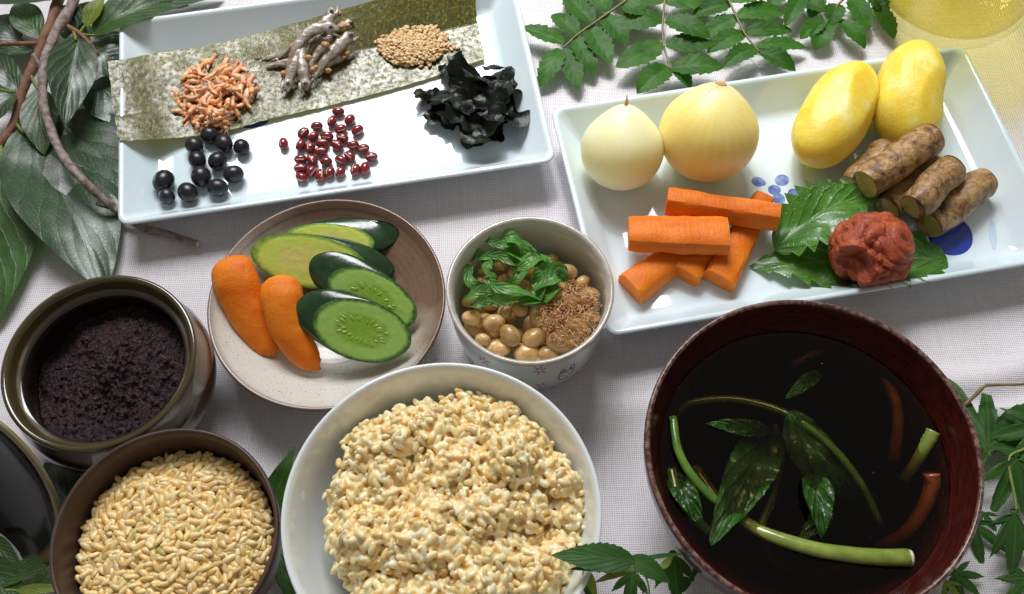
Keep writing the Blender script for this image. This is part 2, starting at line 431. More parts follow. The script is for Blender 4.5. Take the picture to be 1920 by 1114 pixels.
px_leaf('leaf', tw1, (42, 244, 0.40), (200, 548, 0.55), 98, LD, arch=0.10, fold_=0.0, foldr=0.50, sway=-0.35, rip=0.10, nu=44, nv=20)
px_leaf('leaf', tw1, (4, 305, 0.5), (-8, 612, 0.4), 82, LM, arch=0.25, fold_=0.12, rip=0.08, nu=40, nv=16)
px_leaf('leaf', tw2, (150, 70, 1.5), (122, 236, 1.75), 46, LD, arch=0.25, fold_=-0.05, foldr=0.75, rip=0.07, nu=34, nv=14)
px_leaf('leaf', tw1, (74, 168, 0.9), (84, 292, 0.5), 36, LM, arch=0.2, fold_=0.2, nu=30, nv=12)
px_leaf('leaf', tw2, (104, 218, 0.25), (262, 398, 0.35), 92, LD, arch=0.08, fold_=0.05, rip=0.08, nu=40, nv=18)
px_leaf('leaf', tw2, (172, 66, 1.5), (356, 12, 0.5), 44, LM, arch=0.75, fold_=0.32, rip=0.06, nu=34, nv=12)
px_leaf('leaf', tw2, (196, 22, 1.0), (420, -8, 0.25), 42, LD, arch=0.4, fold_=0.25, nu=34, nv=12)
px_leaf('leaf', tw2, (162, 50, 1.75), (196, -6, 2.1), 19, M_leafyel, arch=0.1, fold_=0.3, nu=20, nv=8)
px_leaf('leaf', tw1, (122, -8, 1.9), (-28, 8, 1.4), 26, LD, arch=0.3, fold_=0.2, rip=0.08)
px_leaf('leaf', tw1, (76, 72, 1.3), (30, 6, 0.9), 30, LM, arch=0.3, fold_=0.2)
px_leaf('leaf', tw1, (40, 72, 0.9), (-30, 40, 0.5), 34, LD, arch=0.2, fold_=0.1, rip=0.1)
px_leaf('leaf', tw1, (64, 92, 0.8), (-46, 108, 0.3), 27, LD, arch=0.2, fold_=0.15, rip=0.1)
px_leaf('leaf', tw1, (36, 170, 0.95), (-18, 98, 0.7), 26, LD, arch=0.25, fold_=0.2, rip=0.1)
px_leaf('leaf', tw1, (30, 178, 0.95), (-30, 250, 0.8), 30, LD, arch=0.3, fold_=0.35, rip=0.1)
px_leaf('leaf', tw2, (182, 98, 1.3), (246, 142, 0.4), 40, LD, arch=0.25, fold_=0.2, rip=0.1)
px_leaf('leaf', tw2, (176, 150, 0.5), (262, 240, 0.12), 52, LD, arch=0.2, fold_=0.15, rip=0.12)
px_leaf('leaf', tw2, (168, 70, 0.9), (250, 88, 0.3), 24, LD, arch=0.1, fold_=0.1, rip=0.1)
px_leaf('leaf', tw2, (146, 10, 1.3), (120, 74, 0.8), 34, LD, arch=0.2, fold_=0.2, rip=0.1)
px_leaf('leaf', tw2, (150, 6, 1.0), (180, 70, 0.6), 40, LM, arch=0.1, fold_=0.1, rip=0.1)

# toothed compound sprays above the right-hand plate
def spray(label, rach, leaflets, z0=0.7):
    o = P(rach[-1][0], rach[-1][1], 0)
    t = thing('leaf_spray', o, label, 'leaf spray', 'toothed leaf sprays beside the plates')
    stem('rachis', t, rach, 0.075, 0.05, M_rach, seg=7, bump=0.05)
    for (bx, by, tx, ty, hw) in leaflets:
        zb = z0 + U(-0.05, 0.1); zt = max(0.15, zb + U(-0.45, 0.12))
        px_leaf('leaflet', t, (bx, by, zb), (tx, ty, zt), hw * 1.1, M_sansho, prof='sansho', arch=U(0.05, 0.25), fold_=U(0.08, 0.3), serr=6, samp=0.24, nu=42, nv=8, rip=0.06, sway=U(-0.08, 0.08))
    return t
M_rach = simple('rachis_bark', (0.14, 0.12, 0.045), (0.22, 0.17, 0.08), 4, 0.5)
spray('drooping toothed leaf spray nearest the black seaweed', [(1178, -2, 0.9), (1130, 32, 0.85), (1082, 66, 0.8), (1056, 90, 0.75)],
      [(1058, 80, 980, 50, 17), (1052, 92, 1012, 164, 19), (1058, 92, 1085, 168, 18), (1078, 70, 1114, 144, 19), (1083, 66, 1034, 28, 19), (1104, 48, 1146, 118, 22), (1110, 42, 1058, -8, 24), (1132, 30, 1176, 84, 21), (1140, 22, 1100, -22, 20), (1166, 8, 1212, 26, 18), (1170, 0, 1140, -30, 18)])
spray('straight toothed leaf spray hanging behind the white onions', [(1250, -25, 0.9), (1247, 0, 0.9), (1243, 40, 0.85), (1244, 82, 0.8), (1258, 132, 0.75)],
      [(1243, 36, 1148, 48, 23), (1248, 38, 1332, 70, 22), (1243, 82, 1154, 127, 23), (1248, 84, 1338, 84, 21), (1259, 128, 1358, 126, 23), (1256, 128, 1194, 176, 24), (1248, 4, 1336, 4, 24), (1245, 2, 1168, -14, 22), (1262, 134, 1296, 166, 13)])
spray('slanting toothed leaf spray between the big onion and the peeled potatoes', [(1352, -25, 0.9), (1366, 0, 0.9), (1382, 34, 0.85), (1399, 67, 0.8), (1424, 98, 0.75)],
      [(1370, 8, 1298, 30, 20), (1380, 32, 1314, 70, 20), (1383, 30, 1472, 26, 21), (1396, 64, 1326, 100, 19), (1399, 60, 1486, 58, 18), (1420, 92, 1358, 124, 19), (1420, 86, 1512, 90, 15), (1424, 98, 1492, 134, 20), (1370, 2, 1440, -14, 18)])
spray('bunched toothed leaf spray behind the peeled potatoes', [(1612, -30, 0.9), (1578, 2, 0.85), (1556, 28, 0.8), (1548, 44, 0.75)],
      [(1504, -6, 1472, 50, 17), (1548, 40, 1500, 74, 16), (1552, 44, 1528, 94, 20), (1570, 40, 1622, 92, 18), (1596, -4, 1630, 56, 20), (1640, 10, 1676, 74, 16), (1572, 8, 1556, 52, 18), (1540, -8, 1518, 34, 16), (1550, 22, 1498, 6, 16), (1625, -14, 1664, 30, 18), (1478, -22, 1440, 12, 16)])

# maple sprigs at the right edge and at the front
LOB = [(0, 1.0, 26), (38, 0.92, 24), (-38, 0.92, 24), (78, 0.68, 22), (-78, 0.68, 22), (122, 0.36, 20), (-122, 0.36, 20)]
def maple(parent, c, tip, up=(0, 0, 1), lobes=LOB, mat=None, **k):
    a, b = P(*c), P(*tip)
    v, f, uv = palmate(a, b - a, (b - a).length, lobes, up, seed=U(0, 50), **k)
    for q in v: q.z = max(q.z, fold(q.x, q.y) + 0.03)
    return obj('leaf', MB().add(v, f, uv), mat or M_maple, parent)
m1 = thing('maple_sprig', P(1890, 860, 0), 'drooping green maple sprig on the cloth beside the dark red lacquer bowl', 'sprig')
stem('stalk', m1, [(1990, 708, 1.4), (1920, 720, 1.4), (1862, 722, 1.4), (1846, 724, 1.4), (1830, 740, 1.2), (1806, 762, 0.9)], 0.05, 0.09, simple('red_stalk', (0.28, 0.10, 0.06), (0.22, 0.22, 0.06), 1.2, 0.4), seg=7, bump=0, n=20)
stem('stalk', m1, [(1960, 820, 1.2), (1920, 842, 1.25), (1892, 862, 1.2), (1902, 930, 1.0), (1911, 992, 0.8)], 0.07, 0.05, M_stalk, seg=7, bump=0, n=22)
maple(m1, (1852, 838, 1.2), (1866, 690, 1.0), up=(0.15, 0.1, 1), lobes=[(0, 0.80, 24), (30, 1.0, 17), (-36, 1.14, 26), (-74, 0.8, 24), (62, 0.62, 20), (160, 0.5, 22)])
maple(m1, (1905, 862, 1.3), (1858, 968, 0.5), up=(0.1, -0.3, 1), lobes=[(0, 1.0, 22), (34, 0.9, 22), (-34, 0.7, 22), (75, 0.8, 24)])
maple(m1, (1904, 965, 1.1), (1892, 1088, 0.4), up=(0.35, -0.2, 1), lobes=[(0, 1.0, 30), (28, 0.75, 22), (-30, 0.8, 24), (-62, 0.5, 20)])
maple(m1, (1958, 800, 1.3), (1890, 892, 0.9), up=(0, 0, 1))
maple(m1, (1822, 980, 0.5), (1848, 1062, 0.3), up=(-0.1, -0.2, 1), lobes=[(0, 1.0, 22), (-38, 0.9, 22), (40, 1.05, 20), (80, 0.7, 18), (150, 0.6, 20)])
maple(m1, (1842, 962, 0.5), (1868, 1000, 0.3), lobes=[(0, 1.0, 30), (-60, 0.8, 26), (50, 0.7, 24)])
maple(m1, (1790, 1075, 0.4), (1840, 1120, 0.2), lobes=LOB)
maple(m1, (1772, 1090, 0.6), (1806, 1132, 0.4), mat=M_leafyel, lobes=[(0, 1.0, 24), (40, 0.6, 20), (-50, 0.9, 20)])
maple(m1, (1930, 1085, 0.6), (1880, 1128, 0.3), lobes=LOB)
m2 = thing('maple_sprig', P(1200, 1085, 0), 'small maple sprig lying between the rice bowl and the soup bowl', 'sprig')
stem('stalk', m2, [(1188, 1062, 5.6), (1202, 1090, 4.4), (1207, 1130, 3.2)], 0.03, 0.035, M_stalk, seg=6, bump=0, n=10)
stem('stalk', m2, [(1196, 1062, 5.6), (1214, 1090, 4.4), (1219, 1130, 3.2)], 0.03, 0.035, M_stalk, seg=6, bump=0, n=10)
for b_, t_, h_ in (((1192, 1052, 5.75), (1032, 1041, 5.7), 30), ((1190, 1056, 5.7), (1066, 1068, 5.55), 13), ((1182, 1044, 5.72), (1258, 1094, 5.4), 21), ((1190, 1050, 5.7), (1290, 1038, 5.3), 5)):
    px_leaf('leaf_lobe', m2, b_, t_, h_, M_maple, prof='lance', arch=0.12, fold_=0.10, serr=12, samp=0.14, nu=60, nv=8, rip=0.05)
maple(m2, (1262, 1040, 2.2), (1266, 1128, 1.4), up=(0.2, -0.2, 1), lobes=[(0, 1.0, 34), (40, 0.62, 24), (-36, 0.8, 24)])
maple(m2, (1186, 1072, 4.6), (1170, 1140, 3.6), up=(0.2, -0.3, 1), lobes=[(0, 1.0, 30), (42, 0.7, 24), (-42, 0.7, 24)])
maple(m2, (1298, 1086, 1.6), (1250, 1092, 1.4), lobes=[(0, 1.0, 26), (40, 0.8, 24), (-60, 1.1, 22), (-120, 0.9, 22)])
px_leaf('young_leaf', m2, (1094, 1064, 5.0), (1120, 1124, 4.6), 11, M_leafyel, prof='lance', arch=0.1)
px_leaf('young_leaf', m2, (1192, 1064, 5.2), (1112, 1094, 5.0), 9, M_leafyel, prof='lance', arch=0.2)
px_leaf('young_leaf', m2, (1240, 1066, 4.2), (1262, 1042, 4.0), 8, M_leafyel, prof='lance')
px_leaf('young_leaf', m2, (1092, 1082, 4.0), (1124, 1140, 3.4), 12, M_maple, prof='lance')
# single leaves
def lone(label, b, t, hw, mat, **k):
    o = px_leaf('green_leaf', None, b, t, hw, mat, **k)
    return tag(o, label, 'leaf', 'single green leaves tucked among the bowls')
lone('pointed green leaf standing between the clay bowl and the white rice bowl', (494, 1010, 0.3), (553, 838, 2.4), 34, M_leafmid, prof='lance', arch=0.3, fold_=0.25)
lone('narrow dark leaf slipping under the white rice bowl beside the clay bowl', (508, 985, 0.3), (556, 1150, 0.3), 24, M_leafmid, prof='lance', arch=0.2)
lone('dark leaf lying under the clay bowl at the lid', (150, 962, 0.5), (84, 868, 0.3), 40, M_leafdark, arch=0.2)
bs = thing('leafy_sprig', P(40, 1085, 0), 'green sprig of smooth leaves on the cloth below the pot lid', 'sprig')
for b, t_, hw, mt in (((-20, 1100, 0.3), (118, 1040, 0.5), 20, M_leafmid), ((-30, 1050, 0.3), (50, 1140, 0.3), 36, M_leafmid), ((60, 1120, 0.5), (118, 1056, 0.6), 22, M_leafmid), ((30, 1108, 0.7), (130, 1104, 0.7), 10, M_leafyel), ((-30, 1010, 0.2), (40, 1060, 0.3), 22, M_leafmid)):
    px_leaf('leaf', bs, b, t_, hw, mt, arch=0.2, fold_=0.15)
stem('stalk', bs, [(-30, 1108, 0.4), (30, 1107, 0.45), (90, 1118, 0.4)], 0.06, 0.05, M_stalk, seg=6, bump=0, n=10)
# ------------------------------------------------------------------ the dishes
def rrect(w, d, r, z, nc=7):
    out = []
    for cx, cy, a0 in ((w / 2 - r, d / 2 - r, 0), (-w / 2 + r, d / 2 - r, 90), (-w / 2 + r, -d / 2 + r, 180), (w / 2 - r, -d / 2 + r, 270)):
        for i in range(nc):
            a = radians(a0 + 90 * i / (nc - 1)); out.append(Vector((cx + r * cos(a), cy + r * sin(a), z)))
    return out
def glaze(name, c1, c2, rough=0.07, sc=0.25):
    m = N(name)
    m.l(m.ramp(m.noise(sc, 3), [(0.3, c1), (0.7, c2)]), m.b.inputs['Base Color'])
    m.set(Roughness=rough, Specular_IOR_Level=0.6, Coat_Weight=0.5, Coat_Roughness=0.03, Subsurface_Weight=0.0)
    m.bump(m.noise(0.9, 2), 0.06, 0.05); return m.m
M_celadon = glaze('pale_celadon_glaze', (0.67, 0.81, 0.87), (0.75, 0.85, 0.89))
M_cobalt = simple('cobalt_brushwork', (0.012, 0.035, 0.30), (0.03, 0.07, 0.42), 1.4, 0.1, coat=0.8)
M_cobalt_pale = simple('diluted_cobalt_brushwork', (0.09, 0.15, 0.46), (0.26, 0.37, 0.66), 3.2, 0.1, coat=0.8)
M_cobalt_faint = simple('faint_cobalt_brushwork', (0.50, 0.64, 0.80), (0.62, 0.74, 0.84), 2.2, 0.1, coat=0.8)
PF = 0.42                                   # height of the plates' floor
def rect_plate(cx, cy, ang, w, d, label):
    t = thing('rectangular_plate', (cx, cy, 0), label, 'plate', 'long celadon plates')
    loops = [(2.15, 0.16), (2.05, 0.0), (1.85, 0.0), (1.75, 0.14), (1.62, 0.26), (0.16, 1.70), (0.03, 1.80), (0.0, 1.88), (0.05, 1.94), (0.15, 1.96), (0.25, 1.92), (0.33, 1.82), (1.30, 0.62), (1.46, 0.50), (1.72, 0.435), (2.3, PF), (4.0, PF)]
    M = Matrix.Rotation(radians(ang), 3, 'Z'); v, f = [], []
    for ins, z in loops:
        r = max(0.12, 0.55 - 0.2 * ins)
        v += [Vector((cx, cy, 0)) + M @ (q + Vector((0, 0, 0.02 * nz(q.x, q.y, 0, 0.15)))) for q in rrect(w - 2 * ins, d - 2 * ins, r, z)]
    n = 28
    for k in range(len(loops) - 1):
        for i in range(n):
            j = (i + 1) % n; f.append((k * n + i, k * n + j, (k + 1) * n + j, (k + 1) * n + i))
    f.append(tuple(range(n - 1, -1, -1))); f.append(tuple((len(loops) - 1) * n + i for i in range(n)))
    obj('plate_body', MB().add(v, f), M_celadon, t); return t
def petal(parent, px, py, rx, ry, rot, mat, point=0.0, z=PF + 0.006):
    s = pxs(px, py, z); c = P(px, py, z); n = 28; ps = []
    for i in range(n):
        a = 2 * pi * i / n; k = 1 + point * max(0, cos(a)) ** 6
        q = Vector((rx * s * cos(a) * k, ry * s * sin(a), 0)) * (1 + 0.04 * nz(cos(a), sin(a), px))
        ps.append(c + Matrix.Rotation(radians(rot), 3, 'Z') @ q)
    return obj('painted_petal', MB().add(ps, [tuple(range(n))]), mat, parent, smooth=False)
def plate_from(corner, ang, w, d, sx, sy, label):
    M = Matrix.Rotation(radians(ang), 2); q = M @ Vector((sx * w / 2, sy * d / 2)); return rect_plate(corner[0] + q.x, corner[1] + q.y, ang, w, d, label)
plL = plate_from((-18.57, 25.51), 8.95, 21.1, 12.9, 1, 1, 'pale celadon rectangular plate holding nori, dried fish, beans and black seaweed')
plR = plate_from((2.07, 31.98), 9.5, 21.9, 12.87, 1, -1, 'pale celadon rectangular plate holding onions, potatoes, carrots and pickled plum')
for a in ((1421, 341, 12, 9, -20, 0.3), (1466, 338, 14, 10, 30, 0), (1452, 356, 12, 9, 10, 0), (1460, 373, 12, 10, -10, 0), (1488, 362, 11, 8, 10, 0)):
    petal(plR, a[0], a[1], a[2], a[3] * 1.25, a[4], M_cobalt_pale, a[5], PF + 0.006 + 0.001 * (a[0] % 7))
petal(plR, 1782, 444, 42, 40, 40, M_cobalt, 0.1)
petal(plR, 1862, 440, 7, 34, -10, M_cobalt_faint)
petal(plL, 478, 230, 26, 12, 12, M_cobalt)

def stoneware():
    m = N('two_tone_stoneware'); co = m.co(); tc = m.n('ShaderNodeTexCoord'); x = m.sep(tc.outputs['Object'])
    d = m.math('ADD', m.math('MULTIPLY', x[0], 12.0), m.math('MULTIPLY', x[1], 17.0))
    d = m.math('ADD', d, m.math('MULTIPLY_ADD', m.noise(0.35, 4), 1.6, -0.8))
    r2 = m.math('SQRT', m.math('ADD', m.math('POWER', x[0], 2.0), m.math('POWER', x[1], 2.0)))
    rim = m.ramp(m.math('MULTIPLY', r2, 18.0), [(0.90, 0.0), (0.945, 1.0)])
    k = m.ramp(m.math('MULTIPLY_ADD', d, 0.55, 0.50), [(0.28, (0.64, 0.615, 0.55)), (0.58, (0.40, 0.33, 0.26)), (0.85, (0.20, 0.12, 0.075))])
    k = m.mix(m.math('MULTIPLY', rim, 0.85), k, (0.12, 0.048, 0.024))
    sp = m.ramp(m.noise(9.0, 2), [(0.62, 1.0), (0.72, 0.45)])
    k = m.mix(1.0, k, sp, 'MULTIPLY'); m.l(k, m.b.inputs['Base Color'])
    m.set(Roughness=0.28, Specular_IOR_Level=0.5, Coat_Weight=0.3, Coat_Roughness=0.12)
    rings = m.math('SINE', m.math('MULTIPLY', r2, 2400.0)); m.bump(m.math('ADD', m.math('MULTIPLY', rings, 0.25), m.noise(3.0, 4)), 0.3, 0.03)
    return m.m
DC = Vector((-8.28, 21.07, 0)); DR = 5.31
def dish_z(r):                                # inner surface of the pickle dish
    return 0.55 + 1.95 * max(0.0, (r - 1.9) / (DR - 1.9)) ** 1.35 if r > 1.9 else 0.55
prof = [(0.01, 0.2), (2.3, 0.2), (2.35, 0.0), (2.75, 0.0), (2.8, 0.3)] + [(r, dish_z(r) - 0.42) for r in (3.2, 3.8, 4.4, 4.9, 5.15)] + [(5.27, 2.33), (5.32, 2.46), (5.31, 2.56), (5.24, 2.6), (5.15, 2.56)] + [(r, dish_z(r)) for r in (5.0, 4.6, 4.0, 3.4, 2.8, 2.2, 1.5, 0.8, 0.01)]
d = obj('stoneware_dish', MB().add(*lathe(prof, 96, DC, wob=0.008)), stoneware(), origin=DC)
tag(d, 'round brown and cream stoneware dish of cucumber and carrot pickles', 'dish')

# small cup with drawings
CC = Vector((0.768, 20.27, 0)); CR = 3.567
def cup_r(z): return 2.62 if z <= 0 else cr([(2.62,), (3.08,), (3.30,), (3.42,), (3.47,), (3.46,)], 61)[min(60, int(z / 4.6 * 60))][0]
cup = thing('small_cup', CC, 'small white cup with rabbit-face drawings holding natto beans and green shreds', 'cup')
prof = [(0.01, 0.12), (2.2, 0.12), (2.25, 0.0), (2.55, 0.0)] + [(cup_r(z), z) for z in (0.15, 0.5, 1, 1.5, 2, 2.5, 3, 3.5, 4, 4.4)] + [(3.50, 4.58), (3.57, 4.70), (3.57, 4.79), (3.50, 4.84), (3.38, 4.80), (3.30, 4.65), (3.22, 4.2), (3.20, 3.4), (3.1, 2.4), (2.7, 1.2), (1.8, 0.7), (0.01, 0.6)]
def cupmat():
    m = N('cup_glaze'); x = m.sep(m.co()); tc = m.n('ShaderNodeTexCoord'); z = m.sep(tc.outputs['Object'])[2]
    rim = m.ramp(m.math('MULTIPLY', z, 20.0), [(0.925, 0.0), (0.945, 1.0)])
    c = m.mix(m.math('MULTIPLY', rim, m.noise(2.5, 3)), (0.66, 0.66, 0.60), (0.33, 0.24, 0.17))
    m.l(c, m.b.inputs['Base Color']); m.set(Roughness=0.12, Coat_Weight=0.5, Coat_Roughness=0.05); m.bump(m.noise(1.2, 3), 0.1, 0.04); return m.m
cup_body = obj('cup_body', MB().add(*lathe(prof, 96, CC)), cupmat(), cup)
def on_cup(a, z, off=0.006): r = cup_r(z) + off; return CC + Vector((r * cos(a), r * sin(a), z))
def cup_uv(px, py):
    """angle and height on the cup's outside at a photo pixel"""
    best = None
    for zi in range(4, 46):
        z = zi * 0.1; q = P(px, py, z) - CC; e = abs(hypot(q.x, q.y) - cup_r(z))
        if best is None or e < best[0]: best = (e, atan2(q.y, q.x), z)
    return best[1], best[2]
def stroke(mb, pts, wd, a0, z0, sc):
    """pts in drawing units -> a ribbon hugging the cup"""
    q = cr(pts, max(8, 5 * len(pts))); v, f = [], []
    for i, (x, y) in enumerate(q):
        x2, y2 = q[min(i + 1, len(q) - 1)]; x1, y1 = q[max(i - 1, 0)]
        dx, dy = x2 - x1, y2 - y1; l = hypot(dx, dy) or 1; ww = wd * (0.75 + 0.35 * nz(x * 3, y * 3, i * .1))
        for s in (-1, 1):
            xx, yy = x - s * ww * dy / l, y + s * ww * dx / l
            v.append(on_cup(a0 + xx * sc / 3.4, z0 + yy * sc * 1.65))
        if i: f.append((2 * i - 2, 2 * i - 1, 2 * i + 1, 2 * i))
    mb.add(v, f)
M_ink = simple('blue_black_underglaze', (0.035, 0.045, 0.07), rough=0.2); M_red = simple('red_underglaze', (0.40, 0.05, 0.045), rough=0.2); M_lilac = simple('lilac_underglaze', (0.42, 0.22, 0.45), rough=0.2)
M_ears = simple('blue_underglaze', (0.07, 0.12, 0.25), rough=0.2)
def rabbit(px, py, sc, mat=None):
    a0, z0 = cup_uv(px, py); mb = MB()
    stroke(mb, [(-0.62, 0.35), (-0.55, 0.8), (-0.34, 0.86), (-0.2, 0.55), (-0.02, 0.22), (0.2, 0.5), (0.36, 0.9), (0.58, 0.9), (0.68, 0.45), (0.62, -0.2), (0.4, -0.66), (0, -0.78), (-0.45, -0.72), (-0.68, -0.3), (-0.62, 0.35)], 0.055, a0, z0, sc)
    for x in (-0.36, 0.42): stroke(mb, [(x, 0.62), (x - 0.05, 0.42), (x, 0.24), (x + 0.06, 0.42), (x, 0.62)], 0.05, a0, z0, sc)
    for x in (-0.32, 0.30): stroke(mb, [(x - 0.16, -0.16), (x, -0.1), (x + 0.16, -0.16)], 0.04, a0, z0, sc)
    stroke(mb, [(-0.12, -0.5), (0, -0.42), (0.12, -0.5)], 0.04, a0, z0, sc)
    obj('rabbit_drawing', mb, mat or M_ink, cup_body, smooth=False)
rabbit(1062, 700, 0.52); rabbit(966, 722, 0.55); rabbit(872, 684, 0.55, M_ears); rabbit(1137, 650, 0.5, M_lilac)
def flower(px, py, sc, mat):
    a0, z0 = cup_uv(px, py); mb = MB()
    for k in range(6):
        a = pi / 3 * k + 0.3; stroke(mb, [(0.25 * cos(a), 0.25 * sin(a)), (0.6 * cos(a), 0.6 * sin(a)), (0.95 * cos(a), 0.95 * sin(a))], 0.11, a0, z0, sc)
    obj('flower_drawing', mb, mat, cup_body, smooth=False)
flower(907, 676, 0.30, M_red); flower(1012, 694, 0.30, M_red); flower(1016, 723, 0.32, M_red); flower(1115, 652, 0.28, M_lilac); flower(930, 700, 0.26, M_red); flower(1092, 716, 0.26, M_lilac)

# lidded pot of bean paste
PZ = 4.6; PC = P(185, 674, PZ); PC.z = 0; PR = 184 * pxs(185, 674, PZ) * 0.985
def potmat():
    m = N('pot_glaze'); tc = m.n('ShaderNodeTexCoord'); x = m.sep(tc.outputs['Object'])
    z = m.math('MULTIPLY_ADD', m.math('MULTIPLY_ADD', m.noise(0.35, 3), 0.7, -0.35), 0.01, x[2])
    c = m.ramp(m.math('MULTIPLY', z, 13.83), [(0.22, (0.030, 0.015, 0.010)), (0.445, (0.060, 0.026, 0.014)), (0.475, (0.28, 0.25, 0.21)), (0.535, (0.30, 0.28, 0.24)), (0.565, (0.060, 0.046, 0.014))])
    r = m.math('SQRT', m.math('ADD', m.math('POWER', x[0], 2.0), m.math('POWER', x[1], 2.0)))
    ins = m.ramp(m.math('MULTIPLY', r, 20.0), [(0.855 * PR / 5, 1.0), (0.872 * PR / 5, 0.0)])
    c = m.mix(ins, c, (0.008, 0.006, 0.004)); c = m.mix(m.math('MULTIPLY', m.noise(2.0, 4), 0.35), c, (0.05, 0.03, 0.012))
    m.l(c, m.b.inputs['Base Color']); m.set(Roughness=0.16, Coat_Weight=0.7, Coat_Roughness=0.06); m.bump(m.noise(1.5, 3), 0.12, 0.04); return m.m
R = PR
prof = [(0.01, 0.95), (R * .48, 0.95), (R * .50, 0.9), (R * .54, 0.9), (R * .58, 1.1), (R * .80, 1.7), (R * .99, 2.7), (R * 1.06, 3.5), (R * 1.07, 4.1), (R * 1.04, 4.6), (R * .985, 5.0), (R * .955, 5.3), (R * .955, 5.65), (R * .985, 5.95), (R * 1.0, 6.08), (R * .995, 6.18), (R * .965, 6.22), (R * .94, 6.16), (R * .915, 5.9), (R * .90, 5.62), (R * .885, 5.52), (R * .85, 5.50), (R * .83, 5.42), (R * .825, 5.1), (R * .86, 4.4), (R * .86, 3), (R * .7, 1.8), (R * .3, 1.4), (0.01, 1.4)]
prof = [(a, (b - 0.9) * 4.6 / 5.3) for a, b in prof]
pot = obj('lidded_pot', MB().add(*lathe(prof, 96, PC, wob=0.006)), potmat(), origin=PC)
tag(pot, 'round olive-rimmed dark glazed pot filled with dark red bean paste', 'pot')
# its lid, leaning beside it
ld = P(-20, 912, 2.4); maj = (RGT * 0.70 - UPV * 0.714).normalized(); nrm = (-FWD * cos(radians(34)) - (RGT * 0.714 + UPV * 0.70) * sin(radians(34))).normalized()
ML = frame(nrm, maj); lr = 180 * pxs(-58, 905, 2.4)
prof = [(0.01, -0.95), (lr * .3, -0.92), (lr * .6, -0.72), (lr * .84, -0.38), (lr * .96, -0.10), (lr * 1.0, 0.0), (lr * 1.0, 0.12), (lr * .975, 0.17), (lr * .93, 0.12), (lr * .86, 0.0), (lr * .84, -0.06), (lr * .6, -0.42), (lr * .3, -0.62), (0.01, -0.65)]
def lidmat():
    m = N('lid_glaze'); r = m.math('SQRT', m.math('ADD', m.math('POWER', m.sep(m.uv())[1], 2.0), 0.0))
    c = m.ramp(r, [(0.33, (0.03, 0.018, 0.012)), (0.40, (0.20, 0.17, 0.09)), (0.60, (0.16, 0.13, 0.05)), (0.72, (0.006, 0.005, 0.004))])
    m.l(c, m.b.inputs['Base Color']); m.set(Roughness=0.12, Specular_IOR_Level=0.15); m.bump(m.noise(1.0, 3), 0.1, 0.04); return m.m
lid = thing('pot_lid', Vector((ld.x, ld.y, 0)), 'dark glazed pot lid leaning between the bean paste pot and the clay bowl', 'lid')
obj('lid_body', MB().add(*lathe(prof, 80, ld, ML)), lidmat(), lid)
kn = [(0.01, -0.6), (0.5, -0.62), (0.45, -0.95), (0.75, -1.25), (0.7, -1.45), (0.01, -1.5)]
0 and obj('knob', MB().add(*lathe([(a, b - 0.3) for a, b in kn], 32, ld, ML)), lidmat(), lid)

# brown clay bowl of raw rice
BZ = 5.1; BC = P(308, 1004, BZ); BC.z = 0; BR = 217 * pxs(308, 1004, BZ)
R = BR; prof = [(0.01, 0.2), (R * .42, 0.2), (R * .44, 0), (R * .50, 0), (R * .54, 0.35), (R * .78, 1.3), (R * .93, 2.6), (R * .985, 3.7), (R * 1.0, 4.3), (R * .995, 4.38), (R * .975, 4.42), (R * .955, 4.36), (R * .94, 3.9), (R * .90, 2.9), (R * .78, 1.7), (R * .5, 0.8), (0.01, 0.6)]
prof = [(a * 0.985, b * BZ / 4.4) for a, b in prof]
bw = obj('clay_bowl', MB().add(*lathe(prof, 96, BC, wob=0.006)), simple('unglazed_brown_clay', (0.050, 0.027, 0.021), (0.080, 0.044, 0.034), 0.7, 0.42, 0.25, 14, 0.02, spec=0.4), origin=BC)
tag(bw, 'matt dark brown clay bowl full of uncooked brown rice', 'bowl')

# white rice bowl
WC = Vector((-2.80, 10.68, 0)); WR = 6.05
R = WR; prof = [(0.01, 0.25), (R * .38, 0.25), (R * .39, 0), (R * .43, 0), (R * .44, 0.6), (R * .62, 1.2), (R * .80, 2.4), (R * .92, 3.8), (R * .985, 4.9), (R * 1.0, 5.14), (R * .997, 5.19), (R * .985, 5.21), (R * .972, 5.17), (R * .95, 4.9), (R * .885, 3.8), (R * .77, 2.5), (R * .58, 1.4), (R * .3, 0.9), (0.01, 0.85)]
wb = obj('rice_bowl', MB().add(*lathe(prof, 112, WC)), glaze('blue_white_porcelain', (0.74, 0.80, 0.80), (0.78, 0.83, 0.83), 0.09), origin=WC)
tag(wb, 'plain white porcelain bowl heaped with cooked brown rice', 'bowl')

